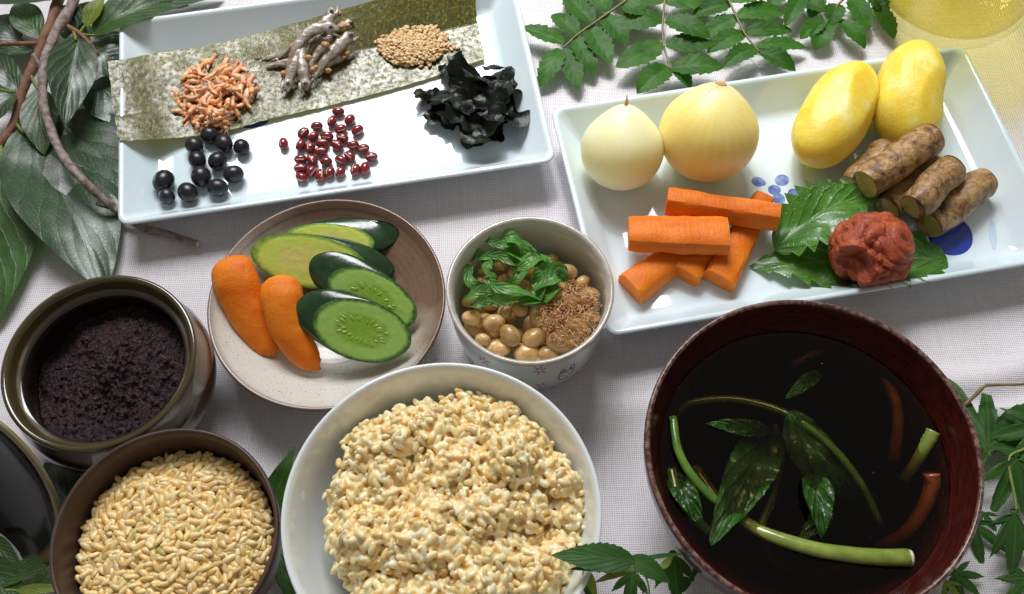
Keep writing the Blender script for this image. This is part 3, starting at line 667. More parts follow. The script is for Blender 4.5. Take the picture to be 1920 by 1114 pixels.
# red lacquer soup bowl
SC = Vector((11.34, 12.61, 0)); SR = 6.38; SZ = 5.85; LV = 4.3
def lacquer():
    m = N('worn_red_lacquer'); tc = m.n('ShaderNodeTexCoord'); x = m.sep(tc.outputs['Object'])
    grain = m.noise(1.6, 5, st=(1, 1, 6))
    c = m.ramp(grain, [(0.3, (0.022, 0.004, 0.003)), (0.7, (0.085, 0.011, 0.008))])
    r = m.math('SQRT', m.math('ADD', m.math('POWER', x[0], 2.0), m.math('POWER', x[1], 2.0)))
    outw = m.ramp(m.math('MULTIPLY', r, 16.0), [(0.94, 0.0), (0.97, 1.0)])
    edge = m.math('MULTIPLY', m.ramp(m.math('MULTIPLY', x[2], 17.0), [(0.978, 0.0), (0.988, 1.0)]), m.ramp(m.noise(4.5, 4), [(0.42, 0.15), (0.62, 1.0)]))
    c = m.mix(edge, c, (0.24, 0.15, 0.12)); m.l(c, m.b.inputs['Base Color'])
    m.l(m.math('MULTIPLY_ADD', m.noise(3, 4), 0.2, 0.12), m.b.inputs['Roughness']); m.set(Specular_IOR_Level=0.35, Coat_Weight=0.1, Coat_Roughness=0.15)
    m.bump(m.noise(5, 4), 0.1, 0.02); return m.m
def soup_in(z): return cr([(2.0,), (3.6,), (4.7,), (5.4,), (5.85,), (6.1,)], 51)[max(0, min(50, int((z - 0.8) / 4.9 * 50)))][0]
prof = [(0.01, 0.3), (2.6, 0.3), (2.65, 0), (3.0, 0), (3.05, 0.5), (4.3, 1.1), (5.4, 2.2), (6.05, 3.6), (6.33, 4.9), (6.39, 5.6), (6.38, 5.78), (6.33, 5.86), (6.24, 5.86), (6.17, 5.78), (6.10, 5.5)] + [(soup_in(z), z) for z in (5.2, 4.7, 4.3, 3.9, 3.3, 2.6, 1.9, 1.2, 0.85)] + [(0.01, 0.75)]
sb = obj('soup_bowl', MB().add(*lathe(prof, 128, SC)), lacquer(), origin=SC)
tag(sb, 'deep dark red lacquered wooden bowl of clear soup with greens', 'bowl')
def brothmat():
    m = N('clear_broth'); m.set(Base_Color=(0.92, 0.80, 0.55), Roughness=0.0, IOR=1.333, Transmission_Weight=1.0)
    va = m.n('ShaderNodeVolumeAbsorption'); va.inputs['Color'].default_value = (0.50, 0.30, 0.08, 1); va.inputs['Density'].default_value = 190.0
    m.l(va.outputs[0], m.out.inputs['Volume']); return m.m
prof = [(0.01, 0.80)] + [(soup_in(z) + 0.03, z) for z in (0.85, 1.2, 1.9, 2.6, 3.3, 3.9, 4.24)] + [(soup_in(LV) + 0.02, LV + 0.03), (soup_in(LV) - 0.08, LV), (4.0, LV - 0.005), (2.0, LV - 0.005), (0.01, LV - 0.005)]
br = obj('soup_broth', MB().add(*lathe(prof, 96, SC)), brothmat(), origin=SC)
tag(br, 'clear dark broth filling the red lacquered bowl', 'soup')

# glass jug of yellow tea
GC = P(1766, 2, 0); GC.z = 0
def glassmat(name, col, ior, dens=None, vcol=None):
    m = N(name); m.set(Base_Color=col, Roughness=0.0, IOR=ior, Transmission_Weight=1.0)
    if dens:
        va = m.n('ShaderNodeVolumeAbsorption'); va.inputs['Color'].default_value = (*vcol, 1); va.inputs['Density'].default_value = dens
        m.l(va.outputs[0], m.out.inputs['Volume'])
    return m.m
def thinglass(name, col, ripple):
    m = N(name); tr = m.n('ShaderNodeBsdfTransparent'); tr.inputs[0].default_value = (*col, 1)
    gl = m.n('ShaderNodeBsdfGlossy'); gl.inputs['Roughness'].default_value = 0.03
    bp = m.n('ShaderNodeBump'); bp.inputs['Strength'].default_value = ripple; bp.inputs['Distance'].default_value = 0.12 * S
    m.l(m.noise(1.7, 3), bp.inputs['Height']); m.l(bp.outputs[0], gl.inputs['Normal'])
    fr = m.n('ShaderNodeLayerWeight'); m.l(bp.outputs[0], fr.inputs['Normal']); fac = m.math('MULTIPLY_ADD', m.math('POWER', fr.outputs['Facing'], 4.0), 0.5, 0.04)
    mx = m.n('ShaderNodeMixShader'); m.l(fac, mx.inputs[0]); m.l(tr.outputs[0], mx.inputs[1]); m.l(gl.outputs[0], mx.inputs[2])
    m.l(mx.outputs[0], m.out.inputs[0]); return m.m
gj = thing('glass_jug', GC, 'clear glass jug of pale yellow tea behind the peeled potatoes', 'jug')
prof = [(0.01, 0.10), (2.6, 0.06), (3.1, 0.0), (3.5, 0.10), (3.95, 0.5), (4.35, 1.3), (4.5, 2.4), (4.5, 5), (4.4, 8.5), (4.45, 9.5), (4.3, 9.55), (4.25, 8.5), (4.32, 5), (4.3, 2.6), (4.05, 1.5), (3.4, 0.85), (2.9, 0.55), (2.4, 0.62), (1.9, 0.42), (1.2, 0.58), (0.6, 0.46), (0.01, 0.55)]
glb = obj('glass_body', MB().add(*lathe(prof, 72, GC, wob=0.004)), thinglass('clear_glass', (0.99, 0.995, 0.985), 0.35), gj)
prof = [(0.01, 0.51), (0.6, 0.42), (1.2, 0.54), (1.9, 0.38), (2.42, 0.58), (2.92, 0.50), (3.43, 0.81), (4.09, 1.46), (4.34, 2.58), (4.36, 5), (4.3, 6.8), (4.2, 6.8), (0.01, 6.8)]
te = obj('yellow_tea', MB().add(*lathe(prof, 72, GC)), thinglass('pale_tea', (0.99, 0.94, 0.58), 1.0), origin=GC + Vector((0, 0, 0.96)))
tag(te, 'pale yellow tea filling the clear glass jug', 'tea')
# ------------------------------------------------------------------ dried foods on the left plate
def rq(): return Quaternion((U(-1, 1), U(-1, 1), U(-1, 1), U(-1, 1))).normalized()
def zq(a): return Quaternion((0, 0, 1), a)
# nori: a long strip over the plate's left rim, lifted towards the plate's back wall
FR = [(222, 264, 2.06), (262, 264, 1.75), (330, 259, 0.95), (410, 250, 0.66), (500, 226, 0.60), (640, 193, 0.58), (780, 155, 0.58), (908, 112, 0.60)]
BK = [(203, 117, 2.10), (240, 110, 1.9), (300, 100, 1.30), (400, 84, 1.05), (490, 62, 1.05), (630, 22, 1.55), (770, -18, 1.95), (884, -52, 2.1)]
MI = [(212, 190, 2.02), (250, 186, 1.65), (318, 178, 0.92), (405, 166, 0.66), (496, 146, 0.62), (636, 106, 0.60), (775, 72, 0.60), (896, 44, 0.62)]
NF = [tuple(P(*q)) for q in cr(FR, 141)]; NM = [tuple(P(*q)) for q in cr(MI, 141)]; NB = [tuple(P(*q)) for q in cr(BK, 141)]
def nori(u, v):
    k = u * 140; i = min(139, int(k)); t = k - i; g = lambda A: Vector(A[i]).lerp(Vector(A[i + 1]), t)
    a, b, c = g(NF), g(NM), g(NB)
    p = a.lerp(b, v * 2) if v < 0.5 else b.lerp(c, v * 2 - 1)
    e = min(u, 1 - u) * 19; ev = min(v, 1 - v) * 6
    p.z += 0.05 * nz(p.x, p.y, 1, 0.9) + 0.018 * nz(p.x, p.y, 2, 4.0) + 0.04
    if ev < 0.02: p.y += 0.05 * nz(p.x, 7, 0, 3.0)
    if e < 0.02: p.x += 0.08 * nz(p.y, 9, 0, 2.5)
    p.z -= 0.05 * exp(-((u - 0.02) * 19 * 0 + (v - 0.33) * 6) ** 2 * 60) * (1 - sstep(0.05, 0.3, u))
    return p
def norimat():
    m = N('nori'); st = (1.0, 0.55, 1.0)
    n1 = m.noise(7.5, 6, 0.72, 0.5, st=st); n2 = m.noise(1.1, 3)
    c = m.ramp(n1, [(0.38, (0.012, 0.014, 0.002)), (0.49, (0.075, 0.075, 0.006)), (0.57, (0.20, 0.19, 0.022)), (0.68, (0.42, 0.40, 0.18))])
    m.l(c, m.b.inputs['Base Color'])
    m.l(m.ramp(n1, [(0.40, 0.48), (0.58, 0.20)]), m.b.inputs['Roughness']); m.set(Specular_IOR_Level=1.0, Coat_Roughness=0.28, Specular_Tint=(1.0, 0.98, 0.86)); m.l(m.ramp(m.noise(4.0, 4), [(0.42, 0.0), (0.56, 1.0)]), m.b.inputs['Coat Weight'])
    m.bump(m.math('ADD', n1, m.math('MULTIPLY', m.noise(16, 3), 0.35)), 0.8, 0.045)
    tr = m.n('ShaderNodeBsdfTranslucent'); tr.inputs[0].default_value = (0.30, 0.27, 0.02, 1)
    mx = m.n('ShaderNodeMixShader'); mx.inputs[0].default_value = 0.30
    m.l(m.b.outputs[0], mx.inputs[1]); m.l(tr.outputs[0], mx.inputs[2]); m.l(mx.outputs[0], m.out.inputs[0]); return m.m
no = obj('nori_sheet', MB().add(*grid(140, 48, nori)), norimat())
tag(no, 'long sheet of dark green nori seaweed lying across the plate and over its rim', 'nori')

# dried shrimp: tapered, hooked, each its own
def shrimpmesh(k):
    q = []; rad = []; n = 11; bend = (0.9, 1.7, 2.5, 1.3)[k]
    for i in range(n):
        t = i / (n - 1); a = bend * t; R_ = 1.05 / bend
        q.append(Vector((R_ * sin(a), R_ * (1 - cos(a)), 0.07 * sin(5 * t + k)))); rad.append(0.15 * (sin(pi * (0.16 + 0.80 * t)) ** 0.8) * (1.15 - 0.55 * t) * (1 + 0.16 * sin(t * 26)))
    mid = q[n // 2].copy(); q = [a - mid for a in q]; mb = MB().add(*tube(q, rad, 7, flat=0.75))
    for s in (-1, 1):                          # feelers
        b = q[0]; mb.add(*tube([b, b + Vector((-0.16, 0.05 * s, 0.03)), b + Vector((-0.34, 0.13 * s, 0.0))], [0.02, 0.013, 0.006], 4))
    for j in range(4):                         # legs
        b = q[3 + j]; mb.add(*tube([b, b + Vector((0.03, 0.12, 0.02)), b + Vector((0.07, 0.19, 0.0))], [0.022, 0.014, 0.006], 4))
    return mb
M_shr = simple('dried_shrimp_shell', (0.80, 0.30, 0.10), (0.88, 0.58, 0.36), 3.0, 0.42, 0.3, 9, 0.02, rv=0.22, sss=0.25, sr=0.12)
SM = [newmesh('dried_shrimp', shrimpmesh(k), M_shr) for k in range(4)]
cnt = 0
while cnt < 118:
    a = U(0, 2 * pi); r = sqrt(U(0, 1)); px = 398 + 76 * r * cos(a); py = 174 + 62 * r * sin(a)
    if px > 430 and py > 205: continue
    hgt = (1 - r * r) * 0.95; z = 0.83 + U(0.15, 1.0) * hgt; c = P(px, py, z)
    az = U(0, 2 * pi); d = Vector((cos(az), sin(az), U(-0.35, 0.35) * (1 if z > 1.0 else 0.2))); upv = Vector((U(-.8, .8), U(-.8, .8), 1))
    o = inst('dried_shrimp', SM[cnt % 4], c, axis_rot(d, upv), U(0.85, 1.25))
    tag(o, 'small orange dried shrimp in the heap on the nori', 'shrimp', 'dried shrimp heaped on the nori'); cnt += 1
for px, py, az in ((466, 150, 0.1), (474, 160, 0.4), (462, 176, -0.5), (448, 116, 0.7), (452, 128, 2.3), (478, 172, 0.3), (330, 170, 0.5), (352, 232, 0.6), (384, 240, 0.2), (440, 196, 2.5), (326, 150, 2.8)):
    o = inst('dried_shrimp', SM[int(px) % 4], P(px, py, 0.8), axis_rot((cos(az), sin(az), 0), (U(-.5, .5), U(-.5, .5), 1)), U(0.7, 0.95))
    tag(o, 'small orange dried shrimp in the heap on the nori', 'shrimp', 'dried shrimp heaped on the nori')

# dried sardines
def fishmat():
    m = N('dried_sardine_skin'); x = m.sep(m.uv())
    band = m.math('MULTIPLY_ADD', m.math('SINE', m.math('MULTIPLY', x[1], 2 * pi)), 0.5, 0.5)
    k = m.math('ADD', m.math('MULTIPLY', band, 0.75), m.math('MULTIPLY_ADD', m.noise(2.4, 6, 0.65), 1.5, -0.75))
    c = m.ramp(k, [(0.12, (0.06, 0.035, 0.018)), (0.36, (0.24, 0.16, 0.09)), (0.58, (0.36, 0.28, 0.20)), (0.85, (0.58, 0.53, 0.50))])
    m.l(c, m.b.inputs['Base Color']); m.set(Roughness=0.30, Metallic=0.2, Specular_IOR_Level=0.6)
    m.bump(m.math('ADD', m.noise(6, 5, st=(0.4, 1, 1)), m.noise(2.6, 4)), 0.9, 0.06); return m.m
M_fish = fishmat(); M_eye = simple('dried_fish_eye', (0.02, 0.02, 0.02), rough=0.2, coat=0.6); M_eyew = simple('eye_socket', (0.22, 0.18, 0.14), rough=0.4)
M_orange = simple('dried_fish_belly', (0.40, 0.19, 0.06), (0.55, 0.30, 0.12), 4, 0.5, 0.4, 9, 0.03)
def sardine(label, pts, rmax, tail=True, twist=0.0):
    q = [P(*a) for a in cr(pts, 24)]; t = thing('dried_sardine', q[0] - Vector((0, 0, 0.3)), label, 'dried fish', 'dried sardines on the nori')
    rad = []
    for i in range(24):
        u = i / 23
        r = (0.20 + 5.2 * u) if u < 0.13 else (0.88 + 0.12 * sin((u - 0.13) * 9)) if u < 0.3 else lerp(1.0, 0.16, (u - 0.3) / 0.7) ** 0.9
        if 0.19 < u < 0.27: r *= 0.80
        rad.append(rmax * 0.80 * min(1.0, r) * (1 + 0.16 * nz(u * 9, rmax * 40, 1)))
    v, f, uv = tube(q, rad, 16, flat=0.62, up=(0.3, -0.5 + twist, 0.8), bump=0.22, seed=pts[0][0] * .1); bd = obj('fish_body', MB().add(v, f, uv), M_fish, t)
    d = (q[3] - q[0]).normalized(); vw = (Vector((0, 0, CAM_H)) - q[2]).normalized(); vw = (vw - d * vw.dot(d)).normalized()
    e = q[3] + vw * (rad[3] * 0.62); sv, sf = sphere(12, 8)
    obj('eye_socket', MB().add([e + Vector((a.x, a.y, a.z)) * (rmax * 0.30) for a in sv], sf), M_eyew, bd)
    obj('eye', MB().add([e + vw * (rmax * 0.13) + Vector((a.x, a.y, a.z)) * (rmax * 0.21) for a in sv], sf), M_eye, bd)
    g0 = q[1]; sd = d.cross(vw)                # gaping jaw
    obj('jaw', MB().add(*tube([q[4] - sd * rmax * .55, q[2] - sd * rmax * .75, q[0] - sd * rmax * .75 - d * rmax * 0.3], [rmax * .34, rmax * .26, rmax * .10], 8)), M_fish, t)
    if tail:
        a, b = q[-1], q[-4]; dd = (a - b).normalized(); sv_ = dd.cross(vw)
        mb = MB()
        for s in (-1, 1): mb.add(*tube([a - dd * .05, a + dd * 0.22 + sv_ * (0.14 * s), a + dd * 0.42 + sv_ * (0.24 * s)], [0.07, 0.06, 0.012], 6, flat=0.3, up=vw))
        obj('tail_fin', mb, M_fish, t)
    return t
Z0 = 0.66
sardine('arched dried sardine lying over the top of the sardine heap, silver head to the sesame', [(636, 56, 2.1), (612, 50, 2.25), (580, 60, 2.15), (556, 88, 1.9), (542, 122, 1.35), (538, 140, 1.0)], 0.42)
sardine('dried sardine with its head down at the shrimp side of the heap', [(540, 172, 1.0), (541, 152, 1.15), (552, 122, 1.5), (562, 96, 1.75), (570, 74, 1.8), (580, 56, 1.7)], 0.40)
sardine('dried sardine with its dark-eyed head pointing to the red beans', [(576, 170, 1.0), (572, 152, 1.2), (567, 122, 1.55), (566, 98, 1.7), (574, 74, 1.75), (590, 56, 1.6)], 0.42)
sardine('split dried sardine leaning against the sesame side of the heap', [(662, 62, 1.5), (650, 72, 1.55), (630, 92, 1.5), (610, 114, 1.35), (596, 134, 1.1), (590, 148, 0.95)], 0.44)
sardine('short dried sardine at the heap\'s edge lying flat towards the shrimp', [(566, 112, 0.95), (548, 116, 0.97), (526, 120, 0.92), (508, 124, 0.86), (498, 127, 0.82)], 0.33, False)
sardine('dried sardine tail poking out of the heap towards the shrimp', [(560, 100, 1.15), (540, 100, 1.1), (520, 104, 0.98), (502, 109, 0.9), (490, 112, 0.85)], 0.30)
sardine('silver dried sardine standing on end at the back of the heap', [(622, 14, 2.1), (620, 30, 2.0), (606, 46, 1.9), (576, 66, 1.7), (546, 88, 1.4), (522, 110, 1.0)], 0.40)
sardine('brown dried sardine in the middle of the heap under the arched one', [(632, 66, 1.4), (616, 78, 1.45), (600, 96, 1.35), (586, 116, 1.2), (580, 138, 1.0)], 0.46)
sardine('dried sardine at the back of the heap with an orange torn belly', [(664, 40, 1.2), (648, 48, 1.3), (628, 56, 1.35), (606, 66, 1.3), (584, 82, 1.2)], 0.42)
sardine('dried sardine lying lowest in the heap beside the sesame', [(655, 96, 0.95), (640, 104, 1.0), (622, 114, 1.0), (604, 126, 0.98), (588, 138, 0.92)], 0.42)
bl = MB()
for px, py, z in ((640, 50, 1.7), (652, 48, 1.5), (636, 25, 1.5), (644, 108, 1.1), (650, 100, 1.15), (588, 130, 1.5), (592, 126, 1.55), (534, 138, 1.3), (532, 144, 1.2), (578, 108, 1.7), (614, 132, 1.0), (610, 84, 1.9)):
    sv, sf = sphere(8, 6); c = P(px, py, z); k = U(0.10, 0.2)
    bl.add([c + Vector((a.x * U(.8, 1.5), a.y, a.z * .8)) * k * (1 + .4 * nz(a.x * 2 + px, a.y * 2, a.z * 2)) for a in sv], sf)
tag(obj('fish_crumbs', bl, M_orange), 'orange crumbs of dried fish caught in the sardine heap', 'crumbs', kind='stuff')

# sesame heap
def seedmesh(nu=9, nv=6, lx=0.165, ly=0.10, lz=0.062):
    v, f = sphere(nu, nv); return [Vector((a.x * lx, a.y * ly * (1 - 0.35 * a.x), a.z * lz)) for a in v], f
sv, sf = seedmesh(); mb = MB(); n = 0
def heap_add(mb, c, q, sv, sf, sc=1.0): mb.add([c + (q @ a) * sc for a in sv], sf)
mb.add(*[[P(772 + 58 * r * cos(a), 82 + 38 * r * sin(a), 0.62 + 0.30 * (1 - r * r)) for r in (0.05, 0.4, 0.7, 1.0) for a in [2 * pi * i / 24 for i in range(24)]], [(k * 24 + i, (k + 1) * 24 + i, (k + 1) * 24 + (i + 1) % 24, k * 24 + (i + 1) % 24) for k in range(3) for i in range(24)] + [tuple(range(24))]])
for i in range(900):
    a = U(0, 2 * pi); r = U(0, 1) ** 0.55; px = 774 + (66 + 7 * nz(cos(a) * 2, sin(a) * 2, 4)) * r * cos(a); py = 80 + (43 + 4 * nz(cos(a) * 2, sin(a) * 2, 8)) * r * sin(a)
    c = P(px, py, 0.70 + 0.34 * (1 - r * r) + U(-0.04, 0.10)); az = U(0, 2 * pi)
    heap_add(mb, c, axis_rot((cos(az), sin(az), U(-.5, .5)), (U(-.7, .7), U(-.7, .7), 1)), sv, sf, U(0.85, 1.15))
for px, py in ((846, 92), (842, 84), (850, 88), (858, 90), (754, 36), (762, 37), (776, 36), (704, 78), (790, 124), (806, 122)):
    heap_add(mb, P(px, py, 0.74), axis_rot((U(-1, 1), U(-1, 1), 0)), sv, sf)
se = obj('sesame_seeds', mb, simple('toasted_sesame', (0.50, 0.29, 0.11), (0.72, 0.52, 0.27), 4.5, 0.42, rv=0.0, sss=0.2, sr=0.1, detail=2))
tag(se, 'heap of pale toasted sesame seeds on the nori', 'sesame seeds', kind='stuff')

# black soybeans
sv, sf = sphere(24, 16); mb = MB().add([Vector((a.x, a.y * 0.93, a.z * 0.90)) for a in sv], sf)
me_bean = newmesh('black_soybean', mb, simple('black_bean_skin', (0.010, 0.009, 0.013), (0.022, 0.020, 0.028), 3, 0.30, 0.25, 6, 0.03, rv=0.3, spec=0.5))
for i, (px, py, r) in enumerate(((393, 253, 18), (364, 273, 18), (420, 269, 18), (453, 276, 17), (370, 300, 18), (408, 302, 19), (377, 331, 21), (438, 327, 19), (408, 352, 19), (307, 340, 22), (313, 368, 17), (352, 361, 20))):
    rr = r * pxs(px, py, 0.8) * 0.97; c = P(px, py, PF + rr * .9)
    o = inst('black_soybean', me_bean, c, zq(U(0, 6)) @ Quaternion((1, 0, 0), U(-.25, .25)), (rr * U(0.98, 1.12), rr, rr))
    tag(o, {0: 'black soybean touching the edge of the nori below the shrimp', 9: 'large oval black soybean beside the smallest one near the plate corner', 10: 'smallest wrinkled black soybean touching the large oval one', 3: 'black soybean at the end of the group towards the red beans'}.get(i, 'round black soybean on the celadon plate'), 'bean', 'black soybeans on the celadon plate')
# red adzuki beans
def adzmat():
    m = N('adzuki_skin'); tc = m.n('ShaderNodeTexCoord'); x = m.sep(tc.outputs['Object'])
    ay = m.math('ABSOLUTE', x[1]); ax = m.math('ABSOLUTE', x[0])
    h = m.math('MULTIPLY', m.math('LESS_THAN', ay, 0.00022), m.math('MULTIPLY', m.math('LESS_THAN', ax, 0.0021), m.math('GREATER_THAN', x[2], 0.0)))
    c = m.ramp(m.noise(4, 3), [(0.3, (0.15, 0.010, 0.014)), (0.7, (0.25, 0.022, 0.026))])
    m.l(m.mix(h, c, (0.75, 0.62, 0.55)), m.b.inputs['Base Color']); m.set(Roughness=0.16, Coat_Weight=0.5, Coat_Roughness=0.08); return m.m
mb = MB().add([Vector((a.x * 0.36 * (1 - 0.06 * a.x * a.x), a.y * 0.255, a.z * 0.245)) for a in sv], sf); me_adz = newmesh('adzuki_bean', mb, adzmat())
ADZ = [(1473, 105, 0), (1431, 170, 80), (1550, 160, 60), (1330, 202, 5), (1490, 222, 20), (1602, 230, 40), (1240, 247, 50), (1307, 270, 40), (1398, 270, -10), (1502, 280, -15), (1368, 317, 0), (1222, 328, 70), (1286, 345, 90), (1466, 328, -35), (1573, 330, 10), (1640, 352, 15), (1360, 370, 0), (1550, 402, -45), (1694, 407, 10), (1222, 422, 0), (1300, 428, -60), (1393, 437, 0), (1490, 430, -30), (1222, 482, 0), (1294, 503, 60), (1228, 543, -30), (1355, 530, 90), (1418, 512, 80), (1487, 508, 70), (1587, 493, 80), (1652, 483, 85), (1107, 318, -80)]
for x, y, a in ADZ:
    px, py = 220 + x / 3.556, 180 + y / 3.556
    o = inst('adzuki_bean', me_adz, P(px, py, PF + 0.245), zq(radians(a)) @ Quaternion((1, 0, 0), U(-1.6, 1.2)), U(0.93, 1.05))
    if x == 1107: tag(o, 'lone red adzuki bean lying apart from the others', 'bean', 'red adzuki beans on the celadon plate')
    else: tag(o, 'shiny dark red adzuki bean among its scattered heap', 'bean', 'red adzuki beans on the celadon plate')

# black wakame heap
wk = thing('wakame_heap', P(890, 215, PF), 'crumpled heap of shiny black wakame seaweed on the celadon plate', 'seaweed')
def wakmat():
    m = N('wakame'); c = m.ramp(m.noise(1.3, 4), [(0.35, (0.003, 0.004, 0.003)), (0.62, (0.007, 0.011, 0.006)), (0.8, (0.025, 0.05, 0.010))])
    m.l(c, m.b.inputs['Base Color']); m.set(Roughness=0.36, Specular_IOR_Level=0.38); m.bump(m.noise(4, 5), 0.8, 0.07)
    tr = m.n('ShaderNodeBsdfTranslucent'); tr.inputs[0].default_value = (0.04, 0.07, 0.008, 1); mx = m.n('ShaderNodeMixShader'); mx.inputs[0].default_value = 0.12
    m.l(m.b.outputs[0], mx.inputs[1]); m.l(tr.outputs[0], mx.inputs[2]); m.l(mx.outputs[0], m.out.inputs[0]); return m.m
M_wak = wakmat()
def frond(px, py, z, l, wd, az, tilt, seed):
    c = P(px, py, z); q = zq(az) @ Quaternion((0, 1, 0), tilt) @ Quaternion((1, 0, 0), U(-.5, .5))
    def fn(u, v):
        x, y = (u - .5) * l, (v - .5) * wd * (0.65 + 0.5 * sin(pi * min(1, u * 1.1)) + 0.22 * nz(u * 5, seed, v))
        if v in (0.0, 1.0): y += 0.16 * nz(u * 9, seed, v * 5)
        zz = 0.75 * nz(x * .55, y * .55, seed) + 0.30 * abs(nz(x * 1.1, y * 1.1, seed + 4)) + 0.35 * wd * abs(v - .5) * sin(u * 7 + seed)
        p = c + q @ Vector((x + 0.2 * nz(y * 2, seed, 1), y + 0.25 * nz(x * 2, seed, 2), zz)); p.z = max(p.z, PF + 0.04 + 0.05 * abs(nz(p.x, p.y, seed, 3))); return p
    obj('frond', MB().add(*grid(20, 12, fn)), M_wak, wk)
for i, a in enumerate(((905, 240, 0.9, 3.0, 2.0, 1.2, 0.2), (950, 215, 1.0, 3.2, 2.2, 0.5, 0.3), (850, 215, 0.8, 2.8, 1.7, 2.6, 0.1), (830, 185, 0.8, 2.4, 1.6, 2.9, 0.25), (900, 190, 1.3, 3.0, 1.8, 0.2, -0.3), (945, 165, 1.1, 2.6, 1.7, 1.0, 0.5), (870, 150, 1.2, 2.6, 1.4, 1.9, -0.4), (905, 150, 1.5, 2.6, 1.3, 0.7, 0.6), (930, 190, 1.6, 2.4, 1.4, 2.2, 0.3), (880, 220, 1.4, 2.6, 1.5, -0.4, 0.2), (960, 150, 0.9, 2.0, 0.9, 0.6, 0.2), (845, 140, 0.9, 2.0, 0.9, 2.2, 0.3), (965, 200, 0.8, 2.4, 1.7, 1.4, 0.0), (915, 215, 1.7, 2.4, 1.6, 1.7, -0.2), (872, 185, 1.7, 2.0, 1.3, 0.9, 0.5), (890, 252, 0.6, 1.8, 1.2, 1.5, 0.0), (935, 128, 1.0, 1.8, 0.8, 0.2, 0.4), (860, 118, 1.0, 1.4, 0.6, 1.9, 0.7), (800, 185, 0.62, 1.3, 0.8, 0.2, -0.1), (820, 230, 0.62, 1.8, 0.9, -0.5, 0.0))):
    frond(*a[:5], a[5], a[6], i * 7.3 + 1)
# ------------------------------------------------------------------ boiled vegetables on the right plate
plRc = ORI[plR.name]; _a = radians(9.5)
def plate_z(x, y):
    """top surface of the right-hand plate"""
    dx, dy = x - plRc.x, y - plRc.y; lx = dx * cos(_a) + dy * sin(_a); ly = -dx * sin(_a) + dy * cos(_a)
    ins = min(21.9 / 2 - abs(lx), 12.87 / 2 - abs(ly))
    for (i0, z0), (i1, z1) in zip([(-9, -3.0), (-0.05, 1.85), (0.0, 1.9), (0.15, 1.96), (0.33, 1.82), (1.30, 0.62), (1.72, 0.435), (3, PF)], [(-0.05, 1.85), (0.0, 1.9), (0.15, 1.96), (0.33, 1.82), (1.30, 0.62), (1.72, 0.435), (3, PF), (99, PF)]):
        if ins <= i1: return lerp(z0, z1, (ins - i0) / (i1 - i0))
    return PF
def onionmat(name, c1, c2, c3):
    m = N(name); tc = m.n('ShaderNodeTexCoord'); x = m.sep(tc.outputs['Object'])
    ang = m.math('ARCTAN2', x[1], x[0]); st = m.math('SINE', m.math('MULTIPLY_ADD', m.noise(0.8, 3), 5.0, m.math('MULTIPLY', ang, 22.0)))
    c = m.mix(m.ramp(m.noise(0.45, 3), [(0.35, 0.0), (0.65, 1.0)]), c1, c2)
    c = m.mix(m.math('MULTIPLY', m.math('MULTIPLY_ADD', st, 0.5, 0.5), 0.15), c, c3); m.l(c, m.b.inputs['Base Color'])
    m.set(Roughness=0.42, Coat_Weight=0.08, Coat_Roughness=0.3, Subsurface_Weight=1.0, Subsurface_Scale=2.2 * S, Subsurface_Radius=(1.0, 0.80, 0.42)); m.bump(st, 0.05, 0.03); return m.m
M_tip = simple('dry_onion_tip', (0.55, 0.28, 0.10), (0.72, 0.45, 0.20), 5, 0.6)
M_paper = simple('papery_onion_skin', (0.86, 0.74, 0.44), (0.90, 0.82, 0.58), 3, 0.6)
